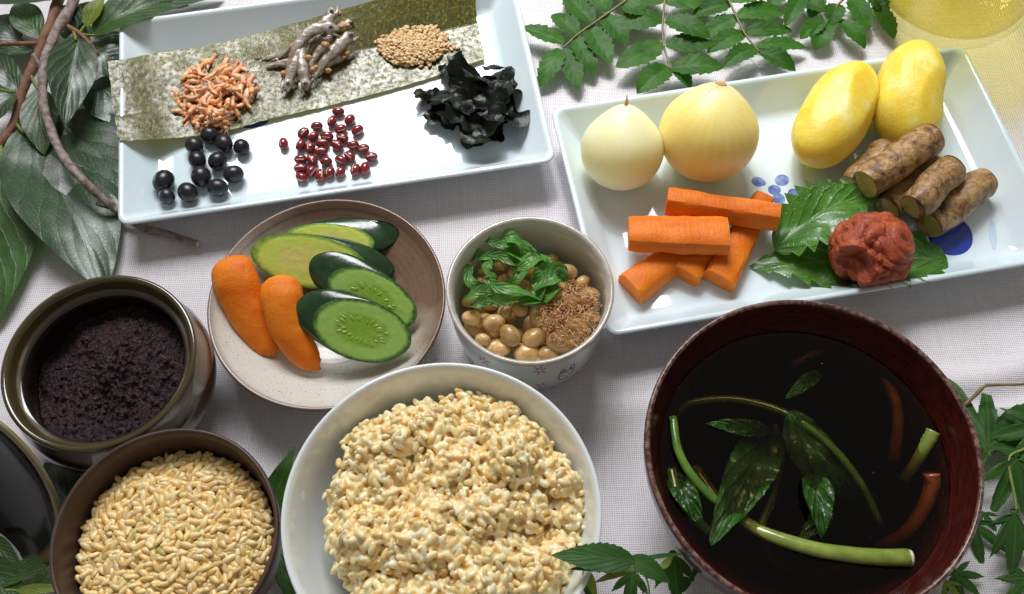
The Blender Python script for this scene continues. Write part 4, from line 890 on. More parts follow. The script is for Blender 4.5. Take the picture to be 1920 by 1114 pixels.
def onion(px, py, rpx, lean, mat, label, tip, squash=0.97, peak=0.16):
    r = rpx * pxs(px, py, 2.4); c = P(px, py, PF + r * 0.93); t = thing('peeled_onion', Vector((c.x, c.y, PF)), label, 'onion')
    ax = Vector(lean).normalized(); M = frame(ax, (1, 0, 0)); v, f = sphere(64, 44); vs = []
    for a in v:
        k = 1 + 0.012 * nz(a.x * 2, a.y * 2, a.z * 2 + px); h = max(0, a.z)
        q = Vector((a.x * r * k * (1 - 0.10 * h ** 3), a.y * r * k * (1 - 0.10 * h ** 3), a.z * r * squash + r * peak * max(0, (h - 0.55) / 0.45) ** 2.6)); vs.append(c + M @ q)
    lo = min(q.z for q in vs)
    for q in vs: q.z += PF + 0.02 - lo
    c = c + Vector((0, 0, PF + 0.02 - lo))
    o = obj('flesh', MB().add(vs, f), mat, t, origin=c); 
    top = c + ax * (r * (squash + peak) - 0.06)
    if tip == 'sprout': obj('dry_tip', MB().add(*tube([top - ax * .1, top + ax * 0.25 + Vector((0.02, 0, 0)), top + ax * 0.52 + Vector((0.0, 0.03, 0))], [0.12, 0.08, 0.03], 7)), M_tip, t)
    else:
        sv, sf = sphere(14, 9); obj('dry_tip', MB().add([top + M @ Vector((a.x * 0.30 * (1 + .4 * nz(a.x * 3, a.y * 3, a.z * 3)), a.y * 0.26, a.z * 0.16)) for a in sv], sf), M_tip, t)
    if tip != 'sprout':                        # torn papery shreds round the neck
        mb = MB()
        for k in range(9):
            th = 2 * pi * k / 9 + U(-.3, .3); d = M @ Vector((cos(th), sin(th), 0)); l = U(0.35, 0.8)
            mb.add(*tube([top + d * 0.1 + ax * 0.03, top + d * (0.15 + l * .4) - ax * 0.02, top + d * (0.2 + l) - ax * (0.10 + 0.22 * l)], [0.10, 0.07, 0.01], 6, flat=0.35, up=ax))
        obj('papery_shreds', mb, M_paper, t)
    return
    pts = []                                   # the edge of an outer layer
    for i in range(9):
        u = i / 8; th = radians(-122 + 58 * u); el = radians(34 - 5 * sin(pi * u) + 20 * u); d = Vector((cos(th) * cos(el), sin(th) * cos(el), sin(el))); pts.append(c + M @ (Vector((d.x * r * 0.985, d.y * r * 0.985, d.z * r * squash + r * peak * max(0, (d.z - .55) / .45) ** 2.6))))
    obj('layer_edge', MB().add(*tube(pts, [0.01] + [0.028] * 7 + [0.01], 6, up=(0, 0, 1))), mat, t, origin=c)
onion(1166, 284, 78, (0.05, 0.62, 1), onionmat('white_onion_flesh', (0.95, 0.85, 0.46), (0.95, 0.89, 0.60), (0.93, 0.79, 0.36)), 'smaller white boiled onion with a thin brown sprout tip', 'sprout')
onion(1328, 254, 92, (0.18, 0.62, 1), onionmat('yellow_onion_flesh', (0.94, 0.76, 0.25), (0.95, 0.83, 0.42), (0.88, 0.60, 0.10)), 'larger yellowish boiled onion with a blunt papery top', 'blunt', 0.96, 0.10)

def potatomat():
    m = N('boiled_potato'); n_ = m.math('ADD', m.math('MULTIPLY', m.noise(0.75, 4), 0.75), m.math('MULTIPLY', m.noise(4.5, 3), 0.25))
    c = m.ramp(n_, [(0.38, (0.90, 0.64, 0.045)), (0.52, (0.92, 0.73, 0.10)), (0.66, (0.93, 0.83, 0.36))]); m.l(c, m.b.inputs['Base Color'])
    m.set(Roughness=0.45, Coat_Weight=0.10, Coat_Roughness=0.25, Subsurface_Weight=0.9, Subsurface_Scale=1.0 * S, Subsurface_Radius=(1.0, 0.7, 0.15)); m.bump(m.math('ADD', m.noise(2.2, 5), m.noise(7, 3)), 0.45, 0.06); return m.m
M_pot = potatomat()
def potato(p0, p1, wpx, label, seed, dent=0.0):
    a, b = P(*p0), P(*p1); L = (b - a).length / 2; c = (a + b) / 2; wd = wpx * pxs((p0[0] + p1[0]) / 2, (p0[1] + p1[1]) / 2, 2.0)
    q = axis_rot(b - a, (0, 0, 1)); v, f = sphere(60, 40); vs = []
    rr = random.Random(seed); cuts = [(Vector((rr.uniform(-.35, .35), cos(k * pi / 4.5 + rr.uniform(-.15, .15)), sin(k * pi / 4.5 + rr.uniform(-.15, .15)))).normalized(), rr.uniform(0.84, 0.93)) for k in range(9)]
    for s in v:
        p = Vector(s)
        p = Vector((p.x, p.y, p.z)) * (1 + 0.05 * nz(p.x * 1.4 + seed, p.y * 1.4, p.z * 1.4))
        for n_, h in cuts:                     # flat strokes of the peeler
            d = p.dot(n_)
            if d > h: p = p - n_ * ((d - h) * 0.72)
        if dent:
            p -= Vector(s) * dent * exp(-((p.x + 0.05) ** 2 + (p.y + 0.95) ** 2 + (p.z - .2) ** 2) * 9)
        vs.append(c + q @ Vector((p.x * L * (1 - 0.06 * p.x), p.y * wd * (1 - 0.10 * p.x), p.z * wd * 0.94)))
    lo = min(w_.z for w_ in vs)
    for w_ in vs: w_.z += PF + 0.02 - lo
    tag(obj('peeled_potato', MB().add(vs, f), M_pot), label, 'potato', 'peeled yellow potatoes')
potato((1515, 302, 2.0), (1622, 122, 2.1), 66, 'smooth faceted peeled yellow potato next to the large onion', 3)
potato((1700, 262, 2.1), (1722, 74, 2.6), 69, 'lumpy peeled yellow potato in the plate corner by the glass jug', 11, 0.28)

def carrotmat(name, c1, c2):
    m = N(name); c = m.ramp(m.noise(1.0, 5, st=(0.5, 1.4, 1.4)), [(0.3, c1), (0.7, c2)]); m.l(c, m.b.inputs['Base Color'])
    m.set(Roughness=0.50, Specular_IOR_Level=0.25, Coat_Weight=0.0, Coat_Roughness=0.2, Subsurface_Weight=0.5, Subsurface_Scale=0.3 * S, Subsurface_Radius=(1.0, 0.4, 0.1)); m.bump(m.math('ADD', m.noise(9, 4), m.noise(2.4, 3, st=(3, .5, .5))), 0.6, 0.05); return m.m
M_car = carrotmat('boiled_carrot', (0.68, 0.135, 0.004), (0.84, 0.25, 0.016))
def stick(p0, p1, w0, w1, h, label, rnd=0.3, roll=0.0, seed=1):
    """a cut carrot piece between two photo points; w in px"""
    a, b = P(*p0), P(*p1); s = pxs((p0[0] + p1[0]) / 2, (p0[1] + p1[1]) / 2, p0[2]); d = (b - a).normalized()
    sd = d.cross(Vector((0, 0, 1))).normalized(); up = sd.cross(d)
    if roll: R_ = Matrix.Rotation(roll, 3, d); sd, up = R_ @ sd, R_ @ up
    n = 20; m = 16; v, f = [], []
    def ring(c, k, w, hh):
        for i in range(n):
            t = 2 * pi * i / n; x = max(-1, min(1, 1.40 * cos(t))); y = max(-1, min(1, 1.40 * sin(t)))
            if y > 0: x *= (1 - rnd * y); y = y * (1 - 0.22 * x * x)
            q = c + sd * (x * w / 2 * k) + up * (y * hh / 2 * k)
            v.append(q + (sd * x + up * y) * (0.06 * nz(q.x * 1.2, q.y * 1.2, q.z * 1.2 + seed) + 0.025 * nz(q.x * 5, q.y * 5, q.z * 5)))
    L = (b - a).length
    for j in range(m + 1):
        u = j / m; e = min(u, 1 - u) * L; k = 1.0 if e > 0.12 else (0.955 if e < 1e-6 else 0.99)
        ring(a + (b - a) * u, k, lerp(w0, w1, u) * s, h * lerp(1, 0.92, u))
    for j in range(m):
        for i in range(n): f.append((j * n + i, j * n + (i + 1) % n, (j + 1) * n + (i + 1) % n, (j + 1) * n + i))
    f.append(tuple(range(n - 1, -1, -1))); f.append(tuple(m * n + i for i in range(n)))
    o = crisp(obj('carrot_piece', MB().add(v, f), M_car), 28); return tag(o, label, 'carrot', 'boiled carrot pieces')
stick((1182, 540, 0.98), (1302, 452, 0.98), 66, 58, 1.05, 'carrot piece at the bottom of the stack pointing to the plate corner', 0.25, 0, 1)
stick((1284, 516, 0.98), (1340, 420, 0.98), 62, 58, 1.05, 'short squared carrot piece in the middle under the stack', 0.15, 0.15, 2)
stick((1348, 526, 0.98), (1432, 372, 0.98), 66, 44, 1.05, 'long carrot piece under the stack beside the shiso leaf', 0.15, 0.12, 3)
stick((1178, 436, 2.02), (1365, 440, 2.02), 66, 78, 0.95, 'broad orange carrot piece lying across the lower three', 0.15, -0.10, 4)
stick((1250, 374, 2.05), (1460, 405, 2.0), 50, 52, 1.05, 'long carrot piece at the onion side on top of the stack', 0.35, 0.0, 5)

def burdockmat():
    m = N('burdock_skin'); n_ = m.noise(1.6, 6, 0.65, 0.8); c = m.ramp(n_, [(0.30, (0.02, 0.010, 0.006)), (0.40, (0.14, 0.065, 0.02)), (0.52, (0.36, 0.20, 0.07)), (0.68, (0.56, 0.37, 0.17))])
    m.l(c, m.b.inputs['Base Color']); m.set(Roughness=0.42, Coat_Weight=0.15, Coat_Roughness=0.2); m.bump(m.math('ADD', n_, m.math('MULTIPLY', m.noise(9, 5), 0.5)), 1.0, 0.10); return m.m
M_bur = burdockmat(); M_burc = simple('burdock_cut', (0.42, 0.31, 0.09), (0.56, 0.47, 0.20), 1.6, 0.4, 0.3, 10, 0.02, coat=0.2)
def burdock(p0, p1, rpx, label, seed):
    a, b = P(*p0), P(*p1); r = rpx * pxs(*p0); d = (b - a).normalized(); sd = d.cross(Vector((0, 0, 1))).normalized()
    t = thing('burdock_piece', Vector((a.x, a.y, a.z - r)), label, 'burdock', 'boiled burdock pieces')
    pts = [a + (b - a) * (i / 15) + Vector((0, 0, 0.05 * sin(i * .5 + seed))) + sd * (0.04 * sin(i * .7 + seed)) for i in range(16)]
    rad = [r * (0.86 if i in (0, 15) else 0.97 if i in (1, 14) else 1.0 + 0.05 * nz(i * .8, seed)) for i in range(16)]
    crisp(obj('skin', MB().add(*tube(pts, rad, 28, bump=0.07, seed=seed)), M_bur, t), 50)
    for (q, k) in ((a, -1), (b, 1)):
        v, f = [], []
        for j in range(1, 5):
            for i in range(24):
                th = 2 * pi * i / 24; rr = r * 0.84 * j / 4; up = sd.cross(d)
                v.append(q + d * k * (0.012 + 0.03 * (1 - j / 4)) + sd * (rr * cos(th)) + up * (rr * sin(th)))
        for j in range(3):
            for i in range(24): f.append((j * 24 + i, j * 24 + (i + 1) % 24, (j + 1) * 24 + (i + 1) % 24, (j + 1) * 24 + i))
        f.append(tuple(range(23, -1, -1))); obj('cut_face', MB().add(v, f), M_burc, t)
burdock((1596, 352, 1.28), (1664, 284, 1.28), 31, 'burdock piece lying under the top one beside the potato', 1.0)
burdock((1664, 392, 1.2), (1752, 306, 1.2), 29, 'dark burdock piece wedged at the bottom of the stack', 2.0)
burdock((1742, 422, 1.26), (1848, 338, 1.26), 32, 'burdock piece lying over the blue brush mark', 3.0)
burdock((1622, 346, 2.55), (1748, 256, 2.55), 33, 'dark-streaked burdock piece resting on top of the stack', 4.0)
burdock((1714, 388, 2.35), (1786, 312, 2.35), 31, 'pale brown burdock piece on top beside the pickled plum', 5.0)

# shiso leaves
def shiso(b, t_, hwpx, label, **k):
    s = pxs((b[0] + t_[0]) / 2, (b[1] + t_[1]) / 2, 0.6); v, f, uv = leaf(P(*b), P(*t_), hwpx * s, 'shiso', serr=11, samp=0.42, nu=88, nv=16, **k)
    for q in v: q.z = max(q.z, plate_z(q.x, q.y) + 0.05 + 0.04 * abs(nz(q.x, q.y, 3, 2.5)))
    return tag(obj('shiso_leaf', MB().add(v, f, uv), M_shiso), label, 'leaf', 'toothed green shiso leaves')
shiso((1776, 484, 0.7), (1406, 496, 0.7), 76, 'wide wet green shiso leaf spread under the pickled plum', arch=0.1, fold_=0.10, rip=0.14)
shiso((1452, 470, 0.9), (1650, 366, 1.3), 62, 'curled green shiso leaf between the carrots and the burdock', arch=0.75, fold_=0.35, rip=0.20, sway=-0.3)

# pickled plum: one wrinkled fruit with a sunken torn side
pc = P(1634, 470, 2.15); v, f = sphere(110, 76); vs = []; rpl = 75 * pxs(1634, 470, 2.2)
def ridge(p, s, o): return 1 - abs(noise.noise(Vector((p.x * s + o, p.y * s - o, p.z * s + 2 * o))))
for a in v:
    w_ = Vector((nz(a.x, a.y, a.z, 1.5), nz(a.y, a.z, a.x + 5, 1.5), nz(a.z, a.x, a.y + 9, 1.5))) * 0.45
    b = a + w_; r = 1.02 - 0.16 * ridge(b, 0.85, 3.1) ** 7 - 0.13 * ridge(b, 1.35, 7.7) ** 9 - 0.06 * ridge(b, 2.6, 1.7) ** 9 - 0.02 * ridge(b, 5.0, 4.1) ** 8 + 0.05 * nz(a.x, a.y, a.z, 1.7)
    dv = a - (RGT * -0.62 - UPV * 0.38 - FWD * 0.68).normalized(); dd = dv.length
    r -= 0.30 * exp(-(dd / 0.36) ** 4); r += 0.10 * exp(-((dd - 0.50) / 0.09) ** 2)
    p = pc + a * (r * rpl * 1.06); p.z = pc.z + (p.z - pc.z) * 0.86; vs.append(p)
lo = min(q.z for q in vs)
for q in vs: q.z += 0.53 - lo
def plummat():
    m = N('pickled_plum_skin'); c = m.ramp(m.noise(1.3, 5), [(0.3, (0.26, 0.040, 0.014)), (0.55, (0.40, 0.075, 0.025)), (0.8, (0.54, 0.16, 0.045))]); m.l(c, m.b.inputs['Base Color'])
    m.set(Roughness=0.34, Specular_IOR_Level=0.35, Coat_Weight=0.1, Coat_Roughness=0.2, Subsurface_Weight=0.35, Subsurface_Scale=0.25 * S, Subsurface_Radius=(1.0, 0.3, 0.12)); m.bump(m.math('ADD', m.noise(4, 6, 0.6, 1.0), m.noise(14, 3)), 0.7, 0.07); return m.m
tag(obj('pickled_plum', MB().add(vs, f), plummat()), 'wrinkled salted red pickled plum on the shiso leaf', 'plum')
# ------------------------------------------------------------------ pickles in the stoneware dish
M_pcar = carrotmat('pickled_carrot', (0.72, 0.14, 0.004), (0.88, 0.29, 0.02))
def pick_carrot(pts, rads, label, flat):
    q = cr([(*a, r) for a, r in zip(pts, rads)], 30); ps = [P(a[0], a[1], a[2]) for a in q]
    rad = []
    for i, a in enumerate(q):
        u = i / 29; e = min(u, 1 - u) * 29; k = [0.30, 0.66, 0.86, 0.96][int(e)] if e < 4 else 1.0
        rad.append(a[3] * pxs(a[0], a[1], a[2]) * k)
    v, f, uv = tube(ps, rad, 28, flat=flat, up=-FWD, bump=0.05, seed=rads[0])
    for p in v:
        r = hypot(p.x - DC.x, p.y - DC.y)
        if r < 5.1: p.z = max(p.z, dish_z(r) + 0.02)
    return tag(obj('pickled_carrot', MB().add(v, f, uv), M_pcar), label, 'carrot', 'pickled carrot halves in the dish')
pick_carrot([(432, 484, 2.75), (440, 522, 2.75), (464, 585, 2.1), (496, 640, 1.5), (516, 668, 1.25)], [36, 43, 38, 29, 14], 'pickled carrot half lying against the rim of the stoneware dish', 0.62)
pick_carrot([(530, 518, 2.9), (528, 556, 2.9), (542, 615, 2.3), (570, 662, 1.7), (600, 694, 1.35)], [32, 40, 36, 28, 14], 'pickled carrot half lying next to the cucumber slices', 0.62)
salt = MB(); sv, sf = sphere(5, 4)
def fleshmat(name, rim, pale, core):
    m = N(name); x = m.sep(m.uv()); r = m.math('MULTIPLY_ADD', m.noise(2.2, 3), 0.16, m.math('ADD', x[0], -0.08))
    c = m.ramp(r, [(0.0, core), (0.46, core), (0.60, pale), (0.86, pale), (0.955, rim)])
    c = m.mix(m.math('MULTIPLY', m.ramp(m.noise(4.5, 4), [(0.45, 0.0), (0.7, 1.0)]), 0.35), c, pale); m.l(c, m.b.inputs['Base Color'])
    m.l(m.ramp(x[0], [(0.45, 0.16), (0.65, 0.34)]), m.b.inputs['Roughness'])
    m.set(Coat_Weight=0.3, Coat_Roughness=0.12, Subsurface_Weight=0.45, Subsurface_Scale=0.25 * S, Subsurface_Radius=(0.7, 1.0, 0.2)); m.bump(m.noise(3.5, 5), 0.55, 0.06); return m.m
M_flesh = fleshmat('fresh_cucumber_flesh', (0.03, 0.11, 0.015), (0.34, 0.54, 0.11), (0.24, 0.42, 0.035))
M_flesh2 = fleshmat('pickled_cucumber_flesh', (0.12, 0.27, 0.02), (0.58, 0.66, 0.12), (0.66, 0.62, 0.18))
M_skin = simple('cucumber_skin', (0.006, 0.028, 0.008), (0.018, 0.060, 0.018), 1.1, 0.22, 0.3, 5, 0.04, coat=0.4, coatr=0.12)
M_seed = simple('cucumber_seed', (0.24, 0.38, 0.04), (0.32, 0.44, 0.07), 3, 0.25, coat=0.3)
def cuke(label, px, py, z, a, b, rot, sweep, mat, tilt=0.0, seeds=0, drop=1.0):
    """oblique cucumber chunk: cut face towards the viewer, body swept back"""
    c = P(px, py, z); s = pxs(px, py, z); N_ = -FWD * cos(tilt) + UPV * -sin(tilt); up = UPV * cos(tilt) - FWD * sin(tilt)
    e1 = (RGT * cos(radians(rot)) - up * sin(radians(rot))); e2 = (RGT * sin(radians(rot)) + up * cos(radians(rot)))
    sw = RGT * (sweep[0] * s) - UPV * (sweep[1] * s) + FWD * drop; t = thing('cucumber_slice', Vector((c.x, c.y, c.z - 1)), label, 'cucumber', 'cucumber slices in the stoneware dish')
    n = 56; A, B = a * s, b * s
    def rp(th, k=1.0): kk = k * (1 + 0.025 * nz(cos(th) * 1.5, sin(th) * 1.5, px)); return e1 * (A * kk * cos(th)) + e2 * (B * kk * sin(th))
    v, f = [], []
    steps = [(0.0, 0.985), (0.05, 1.0), (0.3, 1.0), (0.6, 0.99), (0.85, 0.97), (0.97, 0.93), (1.0, 0.86)]
    for u, k in steps:
        for i in range(n): v.append(c + sw * u + rp(2 * pi * i / n, k))
    for j in range(len(steps) - 1):
        for i in range(n): f.append((j * n + i, j * n + (i + 1) % n, (j + 1) * n + (i + 1) % n, (j + 1) * n + i))
    f.append(tuple((len(steps) - 1) * n + i for i in range(n)))
    def clampz(vs):
        for p in vs:
            r = hypot(p.x - DC.x, p.y - DC.y)
            if r < 5.1: p.z = max(p.z, dish_z(r) + 0.02)
        return vs
    sk = obj('skin', MB().add(clampz(v), f), M_skin, t)
    v, f, uv = [c + N_ * 0.03], [], [(0, 0)]
    R_ = 9
    for j in range(1, R_ + 1):
        for i in range(n):
            th = 2 * pi * i / n; q = j / R_; h = 0.03 + 0.012 * nz(q * 5 * cos(th), q * 5 * sin(th), px) if j < R_ else 0.0
            v.append(c + rp(th, q * 0.988) + N_ * h); uv.append((q, i / n))
    for i in range(n):
        f.append((0, 1 + i, 1 + (i + 1) % n))
        for j in range(R_ - 1): a_ = 1 + j * n; f.append((a_ + i, a_ + n + i, a_ + n + (i + 1) % n, a_ + (i + 1) % n))
    fl = obj('flesh', MB().add(clampz(v), f, uv), mat, t)
    if seeds:
        mb = MB(); qs, qf = sphere(8, 6)
        for k in range(seeds):
            th = 2 * pi * (k + U(-.3, .3)) / seeds; kk = U(0.30, 0.46); p = c + e1 * (A * kk * cos(th) * 1.15) + e2 * (B * (kk * sin(th) * 0.9)) + N_ * 0.022
            a2 = atan2(B * sin(th), A * cos(th)) + U(-.25, .25); d1 = e1 * cos(a2) + e2 * sin(a2); d2 = e2 * cos(a2) - e1 * sin(a2); L = U(0.10, 0.2)
            mb.add([p + d1 * (q.x * L) + d2 * (q.y * L * 0.42) + N_ * (q.z * 0.03) for q in qs], qf)
        tag(obj('seeds', mb, M_seed, fl), kind='stuff')
    return t
cuke('dark-skinned cucumber slice lying at the back of the dish', 618, 452, 2.05, 86, 34, 4, (52, -14), M_flesh2, -0.1, 0, 0.4)
cuke('large yellowish pickled cucumber slice behind the carrots', 580, 490, 2.15, 112, 50, 10, (56, 4), M_flesh2, 0.0, 0, 0.5)
cuke('green cucumber slice tucked behind the front one', 697, 560, 2.55, 92, 50, 26, (-44, -34), M_flesh, 0.0, 16, 0.35)
cuke('green cucumber slice with visible seeds at the front of the dish', 678, 620, 2.85, 96, 58, 15, (-44, -22), M_flesh, 0.05, 26, 0.4)

# ------------------------------------------------------------------ natto cup
sv, sf = sphere(22, 14)
def beanfn(a): return Vector((a.x, a.y * (0.80 - 0.10 * (1 - a.x * a.x) * (a.y < 0)), a.z * 0.78)) * (1 + 0.05 * nz(a.x * 2, a.y * 2, a.z * 2))
M_nat = simple('fermented_soybean', (0.46, 0.26, 0.07), (0.74, 0.50, 0.24), 0.9, 0.25, 0.5, 3, 0.08, coat=0.4, sss=0.5, sr=0.35, rv=0.28)
me_nat = newmesh('soybean', MB().add([beanfn(a) for a in sv], sf), M_nat)
NB_ = [(200, 640, 62, 48, .2, 3.35), (268, 655, 50, 60, 1.3, 3.1), (330, 668, 44, 70, 1.4, 3.35), (420, 742, 76, 66, 1.0, 3.45), (265, 765, 50, 42, .3, 3.05), (372, 818, 56, 36, .1, 3.05), (474, 590, 54, 50, .6, 3.6), (400, 604, 46, 48, .2, 3.45), (520, 845, 80, 40, 0, 2.95), (560, 758, 76, 54, -.5, 3.3), (712, 780, 86, 58, .2, 3.35), (872, 520, 56, 78, 1.4, 3.5), (756, 372, 62, 50, .2, 3.35), (365, 338, 44, 40, .2, 3.3), (438, 378, 36, 38, 0, 3.35), (265, 365, 38, 36, 0, 3.2), (655, 640, 66, 50, .4, 3.45), (750, 545, 66, 56, 0, 3.55), (640, 850, 66, 46, 0, 3.0), (812, 690, 66, 56, .5, 3.4), (880, 640, 50, 60, 1.2, 3.3), (250, 430, 44, 40, 0, 3.2), (340, 470, 50, 44, 1, 3.25), (450, 480, 50, 46, .4, 3.3), (560, 480, 52, 48, 0, 3.35), (660, 420, 54, 46, .8, 3.3), (580, 650, 60, 52, 1.2, 3.3), (180, 540, 44, 50, 1.3, 3.1), (300, 560, 54, 46, .2, 3.2), (850, 430, 46, 50, 1, 3.2), (540, 300, 50, 40, 0, 3.1), (660, 300, 44, 40, 0, 3.1), (220, 500, 40, 44, 0, 3.1)]
for x, y, rx, ry, a, z in NB_:
    px, py = 820 + x / 3.094, 390 + y / 3.094; s = pxs(px, py, z) / 3.094; c = P(px, py, z - 0.15)
    d = Vector((c.x - CC.x, c.y - CC.y, 0)); lim = 3.12 - 0.45
    if d.length > lim: d *= lim / d.length; c = Vector((CC.x + d.x, CC.y + d.y, c.z))
    o = inst('soybean', me_nat, c, zq(-a + (pi / 2 if ry > rx else 0)) @ Quaternion((1, 0, 0), U(-.5, .5)), max(rx, ry) * s * 0.98)
    tag(o, 'sticky brown fermented soybean in the little cup', 'bean', 'fermented soybeans in the cup')
for k in range(26):
    a = k * 2.399; r = 2.5 * sqrt((k + .5) / 26)
    tag(inst('soybean', me_nat, CC + Vector((r * cos(a), r * sin(a), 2.55 + U(-.1, .1))), rq(), U(0.48, 0.6)), 'sticky brown fermented soybean in the little cup', 'bean', 'fermented soybeans in the cup')
sh = thing('shredded_shiso', CC + Vector((-0.6, 0.3, 3.6)), 'tangle of shredded green shiso leaf on top of the natto', 'shiso')
M_shr2 = leafmat('shiso_shred', (0.05, 0.20, 0.02), (0.14, 0.36, 0.06), (0.25, 0.42, 0.14), 5, 0.32, 0.6, coat=0.3, fine=0.2)
def shred(pts, wd, z0, z1, tw=1.0, zm=0.25):
    q = cr(pts, 22); c = [P(820 + x / 3.094, 390 + y / 3.094, lerp(z0, z1, i / 21) + zm * sin(pi * i / 21)) for i, (x, y) in enumerate(q)]; v, f, uv = [], [], []; ph = U(0, 6)
    for i in range(22):
        t = (c[min(i + 1, 21)] - c[max(i - 1, 0)]).normalized(); a = 0.7 * sin(i * 0.25 * tw + ph); sd = t.cross(Vector((0, 0, 1))).normalized(); n_ = sd.cross(t)
        ww = wd * (0.45 + 0.55 * sin(pi * (i + 1.5) / 24) ** .6) / 2
        for s in (-1, -0.33, 0.33, 1): v.append(c[i] + (sd * cos(a) + n_ * sin(a)) * (s * ww) + n_ * (0.10 * wd * s * s + 0.02 * nz(i * .9, s * 3, wd * 9))); uv.append((i / 21, s * .4 + .5))
        if i:
            for k in range(3): b = (i - 1) * 4 + k; f.append((b, b + 1, b + 5, b + 4))
    obj('shred', MB().add(v, f, uv), M_shr2, sh)
for p, wd, z0, z1 in (([(245, 290), (340, 275), (430, 310), (475, 335)], .42, 3.9, 3.8), ([(278, 178), (330, 205), (400, 212), (500, 212)], .40, 4.2, 4.0), ([(388, 165), (440, 180), (490, 215), (530, 270)], .75, 4.2, 3.9), ([(190, 330), (180, 400), (215, 450), (285, 472)], .5, 3.8, 3.7), ([(285, 410), (350, 460), (470, 480), (602, 526)], .50, 4.0, 3.95), ([(165, 535), (230, 490), (330, 470), (430, 450)], .5, 3.6, 3.8), ([(300, 290), (290, 360), (330, 415)], .5, 3.9, 3.8), ([(450, 350), (540, 330), (600, 285)], .45, 3.9, 4.0), ([(560, 400), (640, 350), (692, 330)], .6, 3.9, 3.8), ([(560, 470), (640, 420), (700, 375), (722, 430)], .85, 4.0, 3.8), ([(590, 520), (650, 500), (700, 450)], .7, 3.9, 3.75), ([(420, 440), (480, 400), (535, 340)], .45, 3.85, 3.95), ([(310, 545), (400, 530), (520, 500)], .55, 3.6, 3.7), ([(540, 570), (590, 490), (640, 400)], .6, 3.7, 3.9), ([(380, 200), (430, 255), (525, 300), (560, 330)], .8, 3.75, 3.7), ([(190, 570), (260, 545), (330, 515)], .5, 3.55, 3.6), ([(440, 290), (520, 300), (610, 290), (650, 330)], .7, 3.7, 3.75), ([(620, 300), (600, 380), (560, 450)], .6, 3.85, 3.85), ([(200, 300), (230, 270), (270, 300)], .5, 3.7, 3.7), ([(470, 540), (560, 545), (600, 520)], .5, 3.7, 3.7)):
    shred(p, wd, z0 + .1, z1 + .1)
shred([(536, 215), (570, 250), (602, 285)], .10, 4.2, 4.1)
mb = MB()                                      # bonito shavings
for i in range(760):
    a = U(0, 2 * pi); r = sqrt(U(0, 1)); x = 765 + 175 * r * cos(a) + U(-20, 20); y = 610 + 195 * r * sin(a); z = 3.82 + 0.35 * (1 - r * r) + U(-.18, .12)
    c = P(820 + x / 3.094, 390 + y / 3.094, z); az = U(0, 2 * pi); d = Vector((cos(az), sin(az), U(-.6, .6))).normalized(); L = U(0.05, 0.20); b = Vector((U(-1, 1), U(-1, 1), U(-1, 1))) * L * .4
    mb.add(*tube([c - d * L, c + b, c + d * L], [0.008, U(0.012, 0.034), 0.006], 4, flat=U(.15, .4)))
tag(obj('bonito_shavings', mb, simple('bonito_flake', (0.42, 0.18, 0.055), (0.84, 0.50, 0.24), 3, 0.45, rv=0.0, detail=2)), 'fine brown bonito shavings scattered over the natto', 'bonito flakes', kind='stuff')

# ------------------------------------------------------------------ red bean paste
def paste(u, v):
    a = 2 * pi * u; r = v * PR * 0.845; x, y = r * cos(a), r * sin(a)
    pk = exp(-((x - 0.5) ** 2 + (y - 0.8) ** 2) / 5.0)
    z = 2.45 + 1.15 * pk + 0.35 * nz(x, y, 1, 0.7) + (0.26 * abs(nz(x, y, 2, 1.6)) + 0.16 * nz(x, y, 3, 4.0) + 0.10 * nz(x, y, 4, 9.0)) * (1 - 0.5 * v) - 0.1 * v
    return PC + Vector((x, y, z))
v, f, uv = grid(220, 80, paste)
def pastemat():
    m = N('red_bean_paste'); n_ = m.noise(4.5, 6, 0.65); c = m.ramp(n_, [(0.36, (0.003, 0.001, 0.002)), (0.52, (0.020, 0.006, 0.009)), (0.68, (0.11, 0.028, 0.034))]); m.l(c, m.b.inputs['Base Color'])
    m.l(m.ramp(m.noise(7, 3), [(0.4, 0.42), (0.62, 0.12)]), m.b.inputs['Roughness']); m.set(Specular_IOR_Level=0.55); m.bump(m.math('ADD', n_, m.math('MULTIPLY', m.noise(11, 4), 0.7)), 1.0, 0.16); return m.m
mb = MB().add(v, f); low = PC; n0 = len(mb.v)
mb.add([PC + Vector((PR * .80 * cos(2 * pi * i / 40), PR * .80 * sin(2 * pi * i / 40), 1.3)) for i in range(40)], [tuple(range(39, -1, -1))])
for k in range(420):                           # soft bean bits
    a = U(0, 2 * pi); r = sqrt(U(0, 1)); q = paste(a / (2 * pi), r * .96); ss, ff = sphere(7, 5); kk = U(0.06, 0.15)
    mb.add([q + Vector((p.x * U(.7, 1.2), p.y, p.z * .7)) * kk for p in ss], ff)
tag(obj('red_bean_paste', mb, pastemat()), 'coarse dark purple red bean paste heaped in the olive-rimmed pot', 'bean paste')

# ------------------------------------------------------------------ rice
def grainmesh(L, Wd, T, nu=10, nv=8, bend=0.12):
    v, f = sphere(nu, nv); out = []
    for a in v:
        x = a.z; w_ = 1 - 0.18 * x * x * x; out.append(Vector((x * L, a.x * Wd * w_ + bend * Wd * x * x, a.y * T * w_)))
    return out, f
def ricemat(name, a, b, c, rough, sss, coat=0.0):
    m = N(name); n_ = m.noise(2.6, 4); col = m.ramp(n_, [(0.30, a), (0.5, b), (0.72, c)])
    k = m.math('MULTIPLY_ADD', m.rnd(), 0.34, 0.80); cc = m.n('ShaderNodeCombineColor')
    for i in range(3): m.l(k, cc.inputs[i])
    m.l(m.mix(1.0, col, cc.outputs[0], 'MULTIPLY'), m.b.inputs['Base Color']); m.set(Roughness=rough, Subsurface_Weight=sss, Subsurface_Scale=0.13 * S, Subsurface_Radius=(1, .75, .4), Coat_Weight=coat, Coat_Roughness=0.12); return m.m
